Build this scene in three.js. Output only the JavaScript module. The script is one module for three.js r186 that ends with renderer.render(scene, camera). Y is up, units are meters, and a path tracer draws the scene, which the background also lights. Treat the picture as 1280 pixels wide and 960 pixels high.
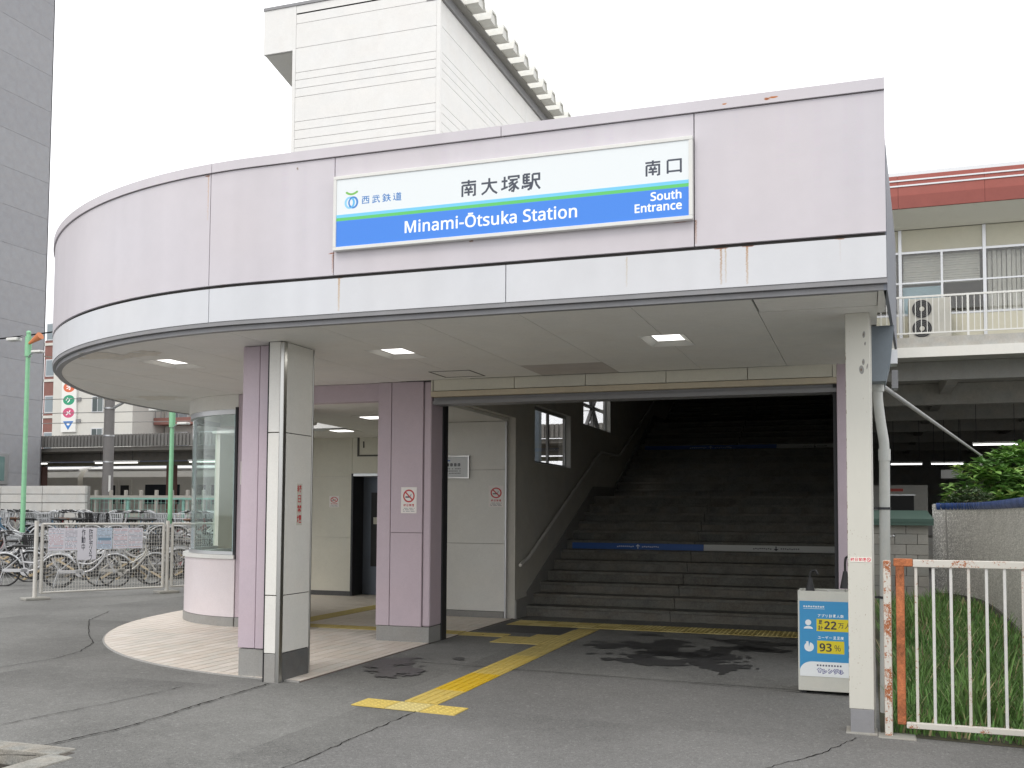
import * as THREE from 'three';
import { mergeGeometries, toCreasedNormals } from 'three/addons/utils/BufferGeometryUtils.js';
import { RoundedBoxGeometry } from 'three/addons/geometries/RoundedBoxGeometry.js';
import { RectAreaLightUniformsLib } from 'three/addons/lights/RectAreaLightUniformsLib.js';

// ---------------------------------------------------------------- camera, sky, sun, exposure
const scene = new THREE.Scene();
const W0 = 1280, H0 = 960, FOCAL = 1268.2, CY = 571.66, RAD = Math.PI / 180;
const camera = new THREE.PerspectiveCamera(2 * Math.atan(CY / FOCAL) / RAD, W0 / (2 * CY), 0.1, 1500);
camera.setViewOffset(W0, 2 * CY, 0, 0, W0, H0);
camera.position.set(0, 1.6, 0);
camera.rotation.set(3.0768 * RAD, 19.276 * RAD, 0.3602 * RAD, 'YXZ');
camera.updateMatrixWorld();
{ // overcast sky, brightest overhead
  const w = 64, h = 64, d = new Float32Array(w * h * 4);
  for (let j = 0; j < h; j++) for (let i = 0; i < w; i++) {
    const e = ((j + .5) / h - .5) * Math.PI, k = (j * w + i) * 4, L = e > 0 ? 1.42 + .42 * Math.sin(e) : .5;
    d[k] = L * .995; d[k + 1] = L; d[k + 2] = L * 1.02; d[k + 3] = 1;
  }
  const t = new THREE.DataTexture(d, w, h, THREE.RGBAFormat, THREE.FloatType);
  t.mapping = THREE.EquirectangularReflectionMapping; t.magFilter = t.minFilter = THREE.LinearFilter; t.needsUpdate = true;
  scene.background = t; scene.environment = t;
}
const sun = new THREE.DirectionalLight(0xfff6ea, 0.9);
sun.position.set(-14, 34, 16); sun.target.position.set(-3, 0, -10); scene.add(sun, sun.target);
sun.castShadow = true; sun.shadow.radius = 40; sun.shadow.mapSize.set(2048, 2048);
Object.assign(sun.shadow.camera, { left: -40, right: 40, top: 40, bottom: -40, near: 1, far: 120 });
const renderer = new THREE.WebGLRenderer({ antialias: true });
renderer.setSize(1024, 768); renderer.shadowMap.enabled = true;
renderer.toneMapping = THREE.LinearToneMapping; renderer.toneMappingExposure = 1.0;
RectAreaLightUniformsLib.init();

// ---------------------------------------------------------------- helpers
function rngOf(a) { return () => { a |= 0; a = a + 0x6D2B79F5 | 0; let t = Math.imul(a ^ a >>> 15, 1 | a); t = t + Math.imul(t ^ t >>> 7, 61 | t) ^ t; return ((t ^ t >>> 14) >>> 0) / 4294967296; }; }
const rnd = rngOf(20240);
const rr = (a, b) => a + (b - a) * rnd();
const clamp = (v, a = 0, b = 1) => Math.max(a, Math.min(b, v));
const taken = {}, LOCAL = new Set();
function numbered(n) { const k = taken[n] = (taken[n] ?? -1) + 1; return k ? n + '_' + String(k).padStart(3, '0') : n; }
function thing(name, label, category, p = [0, 0, 0], group, turn = 0) {
  const o = new THREE.Group(); o.name = numbered(name); o.position.set(...p); o.rotation.y = turn; scene.add(o);
  o.userData = { label, category }; if (group) o.userData.group = group;
  return o;
}
function shade(m) { m.castShadow = true; m.receiveShadow = true; return m; }
// metric texture coordinates, chosen by the way each face points
function metric(g) {
  if (g.userData.uvDone) return g;
  const p = g.attributes.position, n = g.attributes.normal, uv = new Float32Array(p.count * 2);
  for (let i = 0; i < p.count; i++) {
    const ax = Math.abs(n.getX(i)), ay = Math.abs(n.getY(i)), az = Math.abs(n.getZ(i)), x = p.getX(i), y = p.getY(i), z = p.getZ(i);
    if (ay > ax && ay > az) { uv[2 * i] = x; uv[2 * i + 1] = -z; } else if (ax > az) { uv[2 * i] = z; uv[2 * i + 1] = y; } else { uv[2 * i] = x; uv[2 * i + 1] = y; }
  }
  g.setAttribute('uv', new THREE.BufferAttribute(uv, 2));
  return g;
}
function ni(g) { return g.index ? g.toNonIndexed() : g; }
function merge(list) {
  const l = list.flat(9).map(g => { const q = ni(g); for (const k of Object.keys(q.attributes)) if (!['position', 'normal', 'uv'].includes(k)) q.deleteAttribute(k); if (!q.attributes.uv) q.setAttribute('uv', new THREE.BufferAttribute(new Float32Array(q.attributes.position.count * 2), 2)); return q; });
  const m = l.length === 1 ? l[0] : mergeGeometries(l); if (list.flat(9).every(g => g.userData.uvDone)) m.userData.uvDone = true; return m;
}
// a part: geometry given in world axes; shifted to the frame of the thing it belongs to
function part(parent, name, geos, mat, label) {
  let g = merge([geos]); metric(g);
  let o = parent, off = new THREE.Vector3();
  while (o && o !== scene) { off.add(o.position); o = o.parent; }
  if (!LOCAL.has(parent)) g.translate(-off.x, -off.y, -off.z);
  const m = shade(new THREE.Mesh(g, mat)); m.name = name; parent.add(m);
  if (LOCAL.has(parent)) LOCAL.add(m);
  if (label) m.userData.label = label;
  return m;
}
function solid(name, geos, mat, label, category, group) {
  const g = metric(merge([geos])), m = shade(new THREE.Mesh(g, mat)); m.name = numbered(name); scene.add(m);
  g.computeBoundingBox(); const b = g.boundingBox, c = [(b.min.x + b.max.x) / 2, b.min.y, (b.min.z + b.max.z) / 2];
  g.translate(-c[0], -c[1], -c[2]); m.position.set(...c);
  m.userData = { label, category }; if (group) m.userData.group = group;
  return m;
}
function parts(parent, name, list, mat) { return list.map(g => part(parent, name, g, mat)); }
function struct(name, geos, mat) { const m = shade(new THREE.Mesh(metric(merge([geos])), mat)); m.name = numbered(name); m.userData = { kind: 'structure' }; scene.add(m); return m; }
function bx(x0, x1, y0, y1, z0, z1, r = 0) {
  const w = Math.abs(x1 - x0), h = Math.abs(y1 - y0), d = Math.abs(z1 - z0);
  const g = r ? new RoundedBoxGeometry(w, h, d, 1, Math.min(r, w / 2.01, h / 2.01, d / 2.01)) : new THREE.BoxGeometry(w, h, d);
  return ni(g).translate((x0 + x1) / 2, (y0 + y1) / 2, (z0 + z1) / 2);
}
// vertical prism over a plan polygon [[x, z], ...]
function prism(poly, y0, y1, crease = 0) {
  const s = new THREE.Shape(poly.map(([x, z]) => new THREE.Vector2(x, -z)));
  let g = new THREE.ExtrudeGeometry(s, { depth: y1 - y0, bevelEnabled: false, steps: 1 }); g.rotateX(-Math.PI / 2); g.translate(0, y0, 0);
  if (crease) g = toCreasedNormals(ni(g), crease);
  return ni(g);
}
// prism along x over a polygon [[z, y], ...]; holes likewise
function prismX(poly, x0, x1, holes = []) {
  const s = new THREE.Shape(poly.map(([z, y]) => new THREE.Vector2(-z, y)));
  for (const h of holes) s.holes.push(new THREE.Path(h.map(([z, y]) => new THREE.Vector2(-z, y))));
  const g = new THREE.ExtrudeGeometry(s, { depth: x1 - x0, bevelEnabled: false }); g.rotateY(Math.PI / 2); g.translate(x0, 0, 0);
  return ni(g);
}
function prismZ(poly, z0, z1, holes = []) {
  const s = new THREE.Shape(poly.map(([x, y]) => new THREE.Vector2(x, y)));
  for (const h of holes) s.holes.push(new THREE.Path(h.map(([x, y]) => new THREE.Vector2(x, y))));
  return ni(new THREE.ExtrudeGeometry(s, { depth: z1 - z0, bevelEnabled: false }).translate(0, 0, z0));
}
const V = (x, y, z) => new THREE.Vector3(x, y, z);
function rod(a, b, r, n = 8, r2 = r) {
  const A = V(...a), B = V(...b), d = B.clone().sub(A), g = new THREE.CylinderGeometry(r2, r, d.length(), n, 1);
  g.applyQuaternion(new THREE.Quaternion().setFromUnitVectors(V(0, 1, 0), d.clone().normalize())); g.translate((A.x + B.x) / 2, (A.y + B.y) / 2, (A.z + B.z) / 2);
  return ni(g);
}
function bar(a, b, w, h = w) { // square bar
  const A = V(...a), B = V(...b), d = B.clone().sub(A), g = new THREE.BoxGeometry(w, d.length(), h);
  g.applyQuaternion(new THREE.Quaternion().setFromUnitVectors(V(0, 1, 0), d.clone().normalize())); g.translate((A.x + B.x) / 2, (A.y + B.y) / 2, (A.z + B.z) / 2);
  return ni(g);
}
function tube(pts, r, seg = 24, n = 8) { return ni(new THREE.TubeGeometry(new THREE.CatmullRomCurve3(pts.map(p => V(...p)), false, 'catmullrom', .3), seg, r, n, false)); }
function clipPoly(poly, clip) { // convex clip, both [[x,z]], clip counter-clockwise in (x,-z)
  let out = poly;
  for (let i = 0; i < clip.length; i++) {
    const a = clip[i], b = clip[(i + 1) % clip.length], inp = out; out = [];
    const side = p => (b[0] - a[0]) * (-(p[1] - a[1])) + (b[1] - a[1]) * (p[0] - a[0]);
    for (let j = 0; j < inp.length; j++) {
      const p = inp[j], q = inp[(j + 1) % inp.length], sp = side(p), sq = side(q);
      if (sp >= 0) out.push(p);
      if ((sp >= 0) !== (sq >= 0)) { const t = sp / (sp - sq); out.push([p[0] + (q[0] - p[0]) * t, p[1] + (q[1] - p[1]) * t]); }
    }
    if (out.length < 3) return [];
  }
  return out;
}
// ---- noise and textures
function noiseGrid(n, seed) { const r = rngOf(seed), a = new Float32Array(n * n); for (let i = 0; i < n * n; i++) a[i] = r(); return (x, y) => { x = ((x % n) + n) % n; y = ((y % n) + n) % n; const i = Math.floor(x), j = Math.floor(y), u = x - i, v = y - j, s = u * u * (3 - 2 * u), t = v * v * (3 - 2 * v), i2 = (i + 1) % n, j2 = (j + 1) % n; return (a[j * n + i] * (1 - s) + a[j * n + i2] * s) * (1 - t) + (a[j2 * n + i] * (1 - s) + a[j2 * n + i2] * s) * t; }; }
const N64 = noiseGrid(64, 7), N32 = noiseGrid(32, 11), N128 = noiseGrid(128, 13), N256 = noiseGrid(256, 17);
// tileable fbm over u, v in 0..1
const fbm = (u, v) => .45 * N32(u * 32 * .25, v * 32 * .25) + .27 * N32(u * 32, v * 32) + .18 * N64(u * 64, v * 64) + .1 * N128(u * 128, v * 128);
const low = (u, v) => .6 * N32(u * 4, v * 4) * 1 + .4 * N32(u * 8 + 3, v * 8 + 5);
const lin2s = v => v <= .0031308 ? 12.92 * v : 1.055 * Math.pow(v, 1 / 2.4) - .055;
function texOf(n, fn, srgb = true, rep = 1, m = n) {
  const d = new Uint8Array(n * m * 4);
  for (let j = 0; j < m; j++) for (let i = 0; i < n; i++) { const c = fn((i + .5) / n, (j + .5) / m, i, j), k = (j * n + i) * 4; for (let q = 0; q < 3; q++) d[k + q] = clamp(srgb ? lin2s(c[q]) : c[q]) * 255; d[k + 3] = 255; }
  const t = new THREE.DataTexture(d, n, m); t.wrapS = t.wrapT = THREE.RepeatWrapping; t.magFilter = THREE.LinearFilter; t.minFilter = THREE.LinearMipmapLinearFilter; t.generateMipmaps = true;
  if (srgb) t.colorSpace = THREE.SRGBColorSpace; t.repeat.set(1 / rep, 1 / rep); t.needsUpdate = true; return t;
}
const grey = v => [v, v, v];
// weathered plain surface: colour (linear), blotch strength, grain strength, size in metres
const wearMaps = {};
function weathered(c, blotch, grain, size = 2, n = 256, rough = .6, extra = {}) {
  const near = (v, l) => l.reduce((a, b) => Math.abs(b - v) < Math.abs(a - v) ? b : a), B = near(blotch, [.05, .1, .2, .4]), Gr = near(grain, [.03, .1, .25]), S = near(size, [.6, 1.1, 2.3, 4]), key = [B, Gr, S].join();
  if (!wearMaps[key]) { const r = rngOf(Math.round(B * 900 + Gr * 77 + S * 5)), o = S * 3.7; wearMaps[key] = texOf(256, (u, v) => { const k = .8 * (1 + B * (fbm(u + o, v) - .5) * 2 + Gr * (r() - .5) * 2), h = B * (N32(u * 8 + 9, v * 8) - .5) * .22; return [k + h, k, k - h]; }, true, S); }
  return new THREE.MeshPhysicalMaterial({ map: wearMaps[key], color: new THREE.Color().setRGB(c[0] / .8, c[1] / .8, c[2] / .8), roughness: rough, ...extra });
}
function plain(c, rough = .5, metal = 0, extra = {}) { return new THREE.MeshPhysicalMaterial({ color: new THREE.Color().setRGB(...c), roughness: rough, metalness: metal, ...extra }); }
function canvasTex(w, h, draw) { const c = document.createElement('canvas'); c.width = w; c.height = h; const x = c.getContext('2d'); draw(x, w, h); const t = new THREE.CanvasTexture(c); t.colorSpace = THREE.SRGBColorSpace; t.anisotropy = 8; return t; }
function faceUV(g, x0, x1, y0, y1, ax = 'x') { // 0..1 over a flat board, front face along x or z
  const p = g.attributes.position, uv = new Float32Array(p.count * 2);
  for (let i = 0; i < p.count; i++) { const a = ax === 'x' ? p.getX(i) : p.getZ(i); uv[2 * i] = (a - x0) / (x1 - x0); uv[2 * i + 1] = (p.getY(i) - y0) / (y1 - y0); }
  g.setAttribute('uv', new THREE.BufferAttribute(uv, 2)); g.userData.uvDone = true; return g;
}
// ---- stroke lettering (100 x 100 cells)
const GLYPH = {
  '南': 'M50 6V34M10 18H90M16 34V96M16 34H84V90L72 93M37 42L43 54M63 42L57 54M28 57H72M26 73H74M50 57V92',
  '大': 'M8 34H92M50 8V34L45 58L33 78L10 94M51 36L58 60L72 80L92 94',
  '塚': 'M5 34H36M21 10V72M3 78L38 66M43 27V13H95V27M48 31H90M71 32L58 44L43 52M60 42L70 56L72 76L67 92L56 89M66 52L43 68M70 66L43 88M90 42L75 54M72 54L80 70L96 84',
  '駅': 'M10 10V58M10 10H44M10 26H42M10 42H42M27 10V58M10 58H47L45 84L38 92L31 90M7 68L4 86M17 68L18 82M26 67L29 80M35 66L39 76M57 12H91V42H57M57 12V50L53 74L46 93M70 42L78 70L95 93',
  '口': 'M15 16V92M15 16H85V92M15 80H85',
  '西': 'M8 14H92M14 34H86V93M14 34V93M14 86H86M38 14V44L32 60L22 66M60 14V58L66 62H80',
  '武': 'M14 18H54M8 36H92M60 8L64 40L74 72L86 90L92 76M74 12L84 22M34 44V84M34 60H56M16 56V88M6 92L58 80',
  '鉄': 'M24 6L4 32M24 6L44 28M14 34H36M8 50H42M25 34V84M10 60L15 76M40 58L35 74M4 90L44 82M58 14L50 38M54 30H90M48 54H96M72 10V50L66 72L48 92M73 56L80 74L96 92',
  '道': 'M10 12L20 24M4 40H20V70L6 84M20 72L36 88L96 92M52 6L58 16M82 6L76 16M36 20H94M64 20L60 32M46 34H86V78H46ZM46 48H86M46 62H86',
  '終': 'M22 6L8 26L24 34M34 20L8 46L38 44M22 46V92M10 58L6 80M32 56L38 72M62 6L46 34M58 18H84L70 40L44 56M60 24L74 42L94 54M62 60L74 68M54 76L76 90',
  '日': 'M22 12V92M22 12H78V92M22 50H78M22 86H78',
  '禁': 'M28 6V48M8 18H46M28 20L8 42M30 22L44 36M72 6V48M54 18H94M70 20L52 42M74 22L92 40M28 54H72M12 66H88M50 66V94M32 72L20 88M66 72L82 86',
  '煙': 'M20 8V44L16 70L6 92M8 24L10 44M36 20L30 38M22 60L34 80M42 12H94M50 22H88V46H50ZM62 12V46M76 12V46M48 60H90M69 50V90M42 92H96',
  '万': 'M8 16H92M42 16L40 44L30 72L12 92M40 42H80L76 80L66 90L56 86',
  '人': 'M50 8L46 44L30 74L8 92M50 40L64 70L92 92',
  '累': 'M26 8H74V40H26ZM50 8V40M26 24H74M44 44L26 58L44 66M66 52L28 72L72 70M50 72V94M30 78L18 90M68 78L82 90',
  '計': 'M16 8H34M6 22H44M12 36H38M12 50H38M12 64H38V92H12ZM72 8V94M50 42H96',
  '防': 'M10 10V94M10 10H34L22 34L34 54L28 66M66 6V20M42 22H96M60 22L58 52L48 78L38 90M58 46H84L82 80L76 90L66 86',
  '犯': 'M36 8L8 34M12 12L28 34L32 62L24 90L14 88M28 40L6 64M52 14H84V44L72 48M52 14V82L58 88H92V76',
  '作': 'M34 8L8 46M24 32V94M54 8L38 40M50 24H96M62 24V94M62 46H92M62 66H92',
  '動': 'M42 6L8 16M4 26H54M12 36H48V62H12ZM30 12V80M12 49H48M8 72H50M4 88L54 82M58 28H92L90 72L82 88L72 84M72 8V36L66 66L54 90',
  '中': 'M14 26H86V64H14ZM50 6V94',
  'カ': 'M12 30H84L80 72L72 88L58 82M46 8V34L38 66L14 90', 'メ': 'M74 10L56 48L14 88M26 30L80 76', 'ラ': 'M22 14H78M14 36H84L74 66L44 90', 'オ': 'M10 30H90M62 8V82L56 90L44 86M60 32L40 58L12 76',
  'ケ': 'M32 8L24 34L8 54M28 30H90M62 30L56 62L32 90', 'レ': 'M24 12V86L56 72L84 44', 'ン': 'M16 18L38 34M14 84L50 74L86 32', 'タ': 'M42 8L28 36L10 54M38 24H82L68 60L48 80L24 92M34 44L64 64', 'ル': 'M30 18V46L22 72L8 86M58 12V82L78 70L92 52',
  '傘': 'M50 6L8 42M50 6L92 42M34 28L26 44M34 36L42 46M66 28L58 44M66 36L76 46M16 60H84M50 20V94',
  'ユ': 'M20 24H72L66 78M8 78H92', 'ー': 'M10 50H90', 'ザ': 'M8 34H82M30 14V54M60 12V44L54 70L38 88M76 6L82 18M88 4L94 14',
  'ア': 'M12 16H86L72 36L58 46M50 34L46 64L26 90', 'プ': 'M10 24H74L66 60L28 90M84 8L92 12L88 20L82 16Z', 'リ': 'M28 12V56M70 10V52L62 74L38 92',
  '足': 'M28 10H74V36H28ZM50 36V84M50 58H80M30 54V84M8 92L26 80L56 90H94', '度': 'M50 4V16M12 16H92M16 16V60L6 92M26 32H88M42 24V46H70V24M28 56H80L62 78L30 94M38 62L60 82L88 94', '数': 'M22 6L28 18M46 6L38 18M6 24H56M32 4V44M30 26L8 44M34 28L54 42M28 48L16 70L44 88M6 62H56M46 62L36 78L10 94M66 8L56 44M62 28H96M86 28L78 62L52 94M64 40L74 70L96 92',
};
function glyph(x, ch, px, py, size, col, wt, sx = 1) {
  const d = GLYPH[ch]; if (!d) return;
  x.save(); x.translate(px, py); x.scale(size / 100 * sx, size / 100); x.strokeStyle = col; x.lineWidth = wt; x.lineCap = 'butt'; x.lineJoin = 'miter';
  x.beginPath(); let cx = 0, cy = 0;
  for (const m of d.matchAll(/([MLHVZ])([\d. ]*)/g)) { const a = m[2].trim().split(/ +/).map(Number); if (m[1] === 'M') { [cx, cy] = a; x.moveTo(cx, cy); } else if (m[1] === 'L') { [cx, cy] = a; x.lineTo(cx, cy); } else if (m[1] === 'H') { cx = a[0]; x.lineTo(cx, cy); } else if (m[1] === 'V') { cy = a[0]; x.lineTo(cx, cy); } else x.closePath(); }
  x.stroke(); x.restore();
}
function glyphs(x, s, px, py, size, pitch, col, wt = 9, vertical = false, sx = 1) { [...s].forEach((c, i) => glyph(x, c, px + (vertical ? 0 : i * pitch), py + (vertical ? i * pitch : 0), size, col, wt, sx)); }
// height of the ground: the forecourt falls a little towards the road at the right
const G = (x, z) => -.12 * clamp((x + 5.2) / 5.2, 0, 1.25) * clamp((z + 12) / 3.5);
function drape(g, lift = 0) { const p = g.attributes.position; for (let i = 0; i < p.count; i++) p.setY(i, p.getY(i) + G(p.getX(i), p.getZ(i)) + lift); p.needsUpdate = true; g.computeVertexNormals(); return g; }
// ---------------------------------------------------------------- materials shared by the place
const speck = rngOf(5);
function asphaltTex(base, seed, patch) {
  const r = rngOf(seed);
  return texOf(1024, (u, v) => { const a = r(), b = N256(u * 256, v * 256), k = 1 + patch * (fbm(u, v) - .5) * 2 + patch * .8 * (N32(u * 4 + seed, v * 4) - .5) * 2 + (a - .5) * .5 + (b - .5) * .22 + (b > .88 ? .25 : 0) + (a > .985 ? .8 : 0) - (a < .03 ? .35 : 0); return [base[0] * k, base[1] * k, base[2] * k]; }, true, 4);
}
const asphaltBump = texOf(512, () => grey(.3 + .7 * Math.pow(speck(), 2)), false, 1.6);
const M = {};
M.asphalt = new THREE.MeshPhysicalMaterial({ map: asphaltTex([.168, .168, .16], 31, .2), bumpMap: asphaltBump, bumpScale: .003, roughness: .92 });
M.asphaltNew = new THREE.MeshPhysicalMaterial({ map: asphaltTex([.165, .164, .159], 47, .13), bumpMap: asphaltBump, bumpScale: .005, roughness: .9 });
M.asphaltDark = new THREE.MeshPhysicalMaterial({ map: asphaltTex([.085, .085, .085], 53, .14), roughness: .75 });
M.wet = new THREE.MeshPhysicalMaterial({ map: asphaltTex([.07, .07, .07], 61, .25), roughness: .5 });
M.crack = weathered([.055, .054, .05], .4, .3, 1, 128, .95);
M.concrete = weathered([.32, .31, .28], .28, .12, 1.5, 256, .9);
M.mossConcrete = weathered([.29, .28, .25], .45, .25, 1, 256, .95);
M.mauve = weathered([.53, .44, .49], .05, .02, 2.2, 256, .42);
M.mauveDark = weathered([.53, .44, .49], .05, .02, 2.2, 256, .42);
M.cream = weathered([.67, .65, .56], .05, .03, 2.4, 256, .5);
M.offwhite = weathered([.74, .73, .69], .05, .03, 2.1, 256, .45);
M.boothWhite = weathered([.72, .66, .68], .04, .02, 2.1, 256, .4);
M.plinth = weathered([.30, .295, .28], .14, .08, 1.3, 256, .7);
M.soffit = weathered([.81, .80, .76], .045, .02, 3.1, 256, .6);
M.soffitOld = weathered([.54, .50, .47], .08, .03, 1.4, 256, .65);
M.seam = plain([.10, .095, .09], .8);
M.grey = weathered([.26, .26, .27], .08, .04, 1.1, 128, .45);
M.steel = plain([.55, .55, .53], .28, 1);
M.alu = plain([.62, .63, .64], .38, .9);
M.darkMetal = plain([.035, .036, .04], .5, .3);
M.white = weathered([.74, .74, .71], .06, .03, 1.2, 128, .45);
M.hallWall = weathered([.56, .54, .485], .14, .05, 2.7, 256, .7);
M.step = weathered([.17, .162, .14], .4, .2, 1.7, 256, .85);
M.glass = new THREE.MeshPhysicalMaterial({ color: 0xffffff, roughness: .02, transmission: 1, thickness: 0, ior: 1.5 });
M.greenGlass = new THREE.MeshPhysicalMaterial({ color: new THREE.Color().setRGB(.93, .985, .97), roughness: .03, transmission: 1, thickness: 0, ior: 1.5 });
M.black = plain([.02, .02, .021], .55);
M.greenPole = weathered([.27, .58, .34], .12, .05, .8, 128, .45);
M.lampGlow = plain([.8, .8, .8], .6, 0, { emissive: new THREE.Color(1, .985, .94), emissiveIntensity: 2.2 });

// ---------------------------------------------------------------- ground
function gridSheet(xs, zs, y = 0) {
  const pos = [], idx = [];
  for (const z of zs) for (const x of xs) pos.push(x, y + G(x, z), z);
  for (let j = 0; j < zs.length - 1; j++) for (let i = 0; i < xs.length - 1; i++) { const a = j * xs.length + i, b = a + 1, c = a + xs.length, d = c + 1; idx.push(a, c, b, b, c, d); }
  const g = new THREE.BufferGeometry(); g.setAttribute('position', new THREE.Float32BufferAttribute(pos, 3)); g.setIndex(idx); g.computeVertexNormals(); return ni(g);
}
const range = (a, b, s) => { const o = []; for (let v = a; v < b - 1e-6; v += s) o.push(v); return o; };
const groundX = [-300, -120, -60, -40, -30, -24, ...range(-20, 8, .5), 10, 14, 20, 40, 100, 300], groundZ = [-400, -160, -80, -40, -30, -24, -18, -14, ...range(-12, 0, .5), 2, 5, 10, 20, 60, 200];
// the gutter pit at the kerb corner is a real hole: leave that cell out and line it
const PIT = [-7.5, -5.05, -5.36, -4.2];
function sheetWithHole(xs, zs, hole) {
  const [hx0, hx1, hz0, hz1] = hole, X = [...new Set([...xs, hx0, hx1])].sort((a, b) => a - b), Z = [...new Set([...zs, hz0, hz1])].sort((a, b) => a - b), pos = [];
  for (let j = 0; j < Z.length - 1; j++) for (let i = 0; i < X.length - 1; i++) {
    if (X[i] >= hx0 - 1e-6 && X[i + 1] <= hx1 + 1e-6 && Z[j] >= hz0 - 1e-6 && Z[j + 1] <= hz1 + 1e-6) continue;
    const a = [X[i], Z[j]], b = [X[i + 1], Z[j]], c = [X[i], Z[j + 1]], d = [X[i + 1], Z[j + 1]];
    for (const p of [a, c, b, b, c, d]) pos.push(p[0], G(p[0], p[1]), p[1]);
  }
  const g = new THREE.BufferGeometry(); g.setAttribute('position', new THREE.Float32BufferAttribute(pos, 3)); g.computeVertexNormals(); return g;
}
const ground = struct('asphalt_ground', [sheetWithHole(groundX, groundZ, PIT)], M.asphalt);
function ribbon(pts, w, jitter, lift) { // thin irregular strip lying on the ground
  const P = []; for (let i = 0; i < pts.length - 1; i++) { const [a, b] = [pts[i], pts[i + 1]], n = Math.max(2, Math.ceil(Math.hypot(b[0] - a[0], b[1] - a[1]) / .06)); for (let k = 0; k < n; k++) P.push([a[0] + (b[0] - a[0]) * k / n + (rnd() - .5) * jitter, a[1] + (b[1] - a[1]) * k / n + (rnd() - .5) * jitter]); } P.push(pts.at(-1));
  const L = [], R = [];
  P.forEach((p, i) => { const a = P[Math.max(0, i - 1)], b = P[Math.min(P.length - 1, i + 1)], l = Math.hypot(b[0] - a[0], b[1] - a[1]) || 1, nx = -(b[1] - a[1]) / l, nz = (b[0] - a[0]) / l, h = w * (.25 + .75 * rnd()) / 2; L.push([p[0] + nx * h, p[1] + nz * h]); R.push([p[0] - nx * h, p[1] - nz * h]); });
  const pos = []; for (let i = 0; i < P.length - 1; i++) for (const q of [L[i], R[i], L[i + 1], L[i + 1], R[i], R[i + 1]]) pos.push(q[0], G(q[0], q[1]) + lift, q[1]);
  const g = new THREE.BufferGeometry(); g.setAttribute('position', new THREE.Float32BufferAttribute(pos, 3)); g.computeVertexNormals();
  const nn = g.attributes.normal; for (let i = 0; i < nn.count; i++) nn.setXYZ(i, 0, 1, 0);
  return g;
}
struct('asphalt_patch', [gridSheet(range(-3.5, 3.01, .5), range(-9.9, 1.6, .5), .004)], M.asphaltNew);
struct('asphalt_patch', [gridSheet(range(-5.0, -.29, .39), range(-13.6, -9.95, .45), .004)], M.asphalt);
const cracks = [[[[-5.27, -5.46], [-5.15, -6.2], [-5.2, -7.2], [-5.22, -8.2]], .022], [[[-6.3, -5.4], [-6.06, -5.92], [-5.9, -7.0], [-5.85, -7.75]], .011], [[[-3.51, -4.5], [-3.5, -9.8]], .011], [[[-3.5, -9.9], [-2.4, -9.93], [-1.2, -9.9], [-.2, -9.86]], .008], [[[-1.3, -6.2], [-.8, -6.8], [-.35, -7.6], [-.1, -8.3]], .009], [[[-9.4, -7.4], [-8.25, -8.03], [-8.2, -8.7], [-8.35, -9.24]], .011], [[[-8.35, -9.24], [-8.75, -9.9], [-9.35, -10.5], [-9.9, -11.1], [-10.6, -11.9], [-11.2, -13.0]], .012], [[[-5.6, -5.0], [-5.3, -5.2], [-5.1, -5.28]], .02]];
for (const [p, w] of cracks) { const m = shade(new THREE.Mesh(metric(ribbon(p, w, .022, .008)), M.crack)); m.name = 'crack'; ground.add(m); }
function wetPatch(cx, cz, rx, rz, seed, lift) { // damp stain with a ragged outline
  const c = .03, pos = [];
  for (let x = cx - rx * 1.3; x < cx + rx * 1.3; x += c) for (let z = cz - rz * 1.3; z < cz + rz * 1.3; z += c) {
    const d = Math.hypot((x - cx) / rx, (z - cz) / rz), n = .55 * N32(x * 3.1 + seed * 5.3, z * 3.1) + .3 * N32(x * 8 + seed, z * 8 + 3) + .15 * N64(x * 19, z * 19 + seed);
    if (n < .42 + .22 * d * d) continue;
    for (const q of [[x, z], [x, z + c], [x + c, z], [x + c, z], [x, z + c], [x + c, z + c]]) pos.push(q[0], G(q[0], q[1]) + lift, q[1]);
  }
  const g = new THREE.BufferGeometry(); g.setAttribute('position', new THREE.Float32BufferAttribute(pos, 3)); g.computeVertexNormals(); return g;
}
for (const [x, z, a, b, s] of [[-4.62, -9.6, .32, .6, 3], [-2.3, -12.2, 1.0, 1.0, 4], [-1.9, -11.1, .8, .6, 5], [-4.2, -10.4, .16, .2, 8], [-1.2, -12.6, .6, .5, 7]]) { const g = wetPatch(x, z, a, b, s, .012); if (!g.attributes.position.count) continue; const m = shade(new THREE.Mesh(metric(g), M.wet)); m.name = 'wet_patch'; ground.add(m); }
// newer dark asphalt in front of the lobby
struct('asphalt_patch', [drape(bx(-4.95, -3.8, 0, .008, -14.1, -12.75))], M.asphaltDark);
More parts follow.
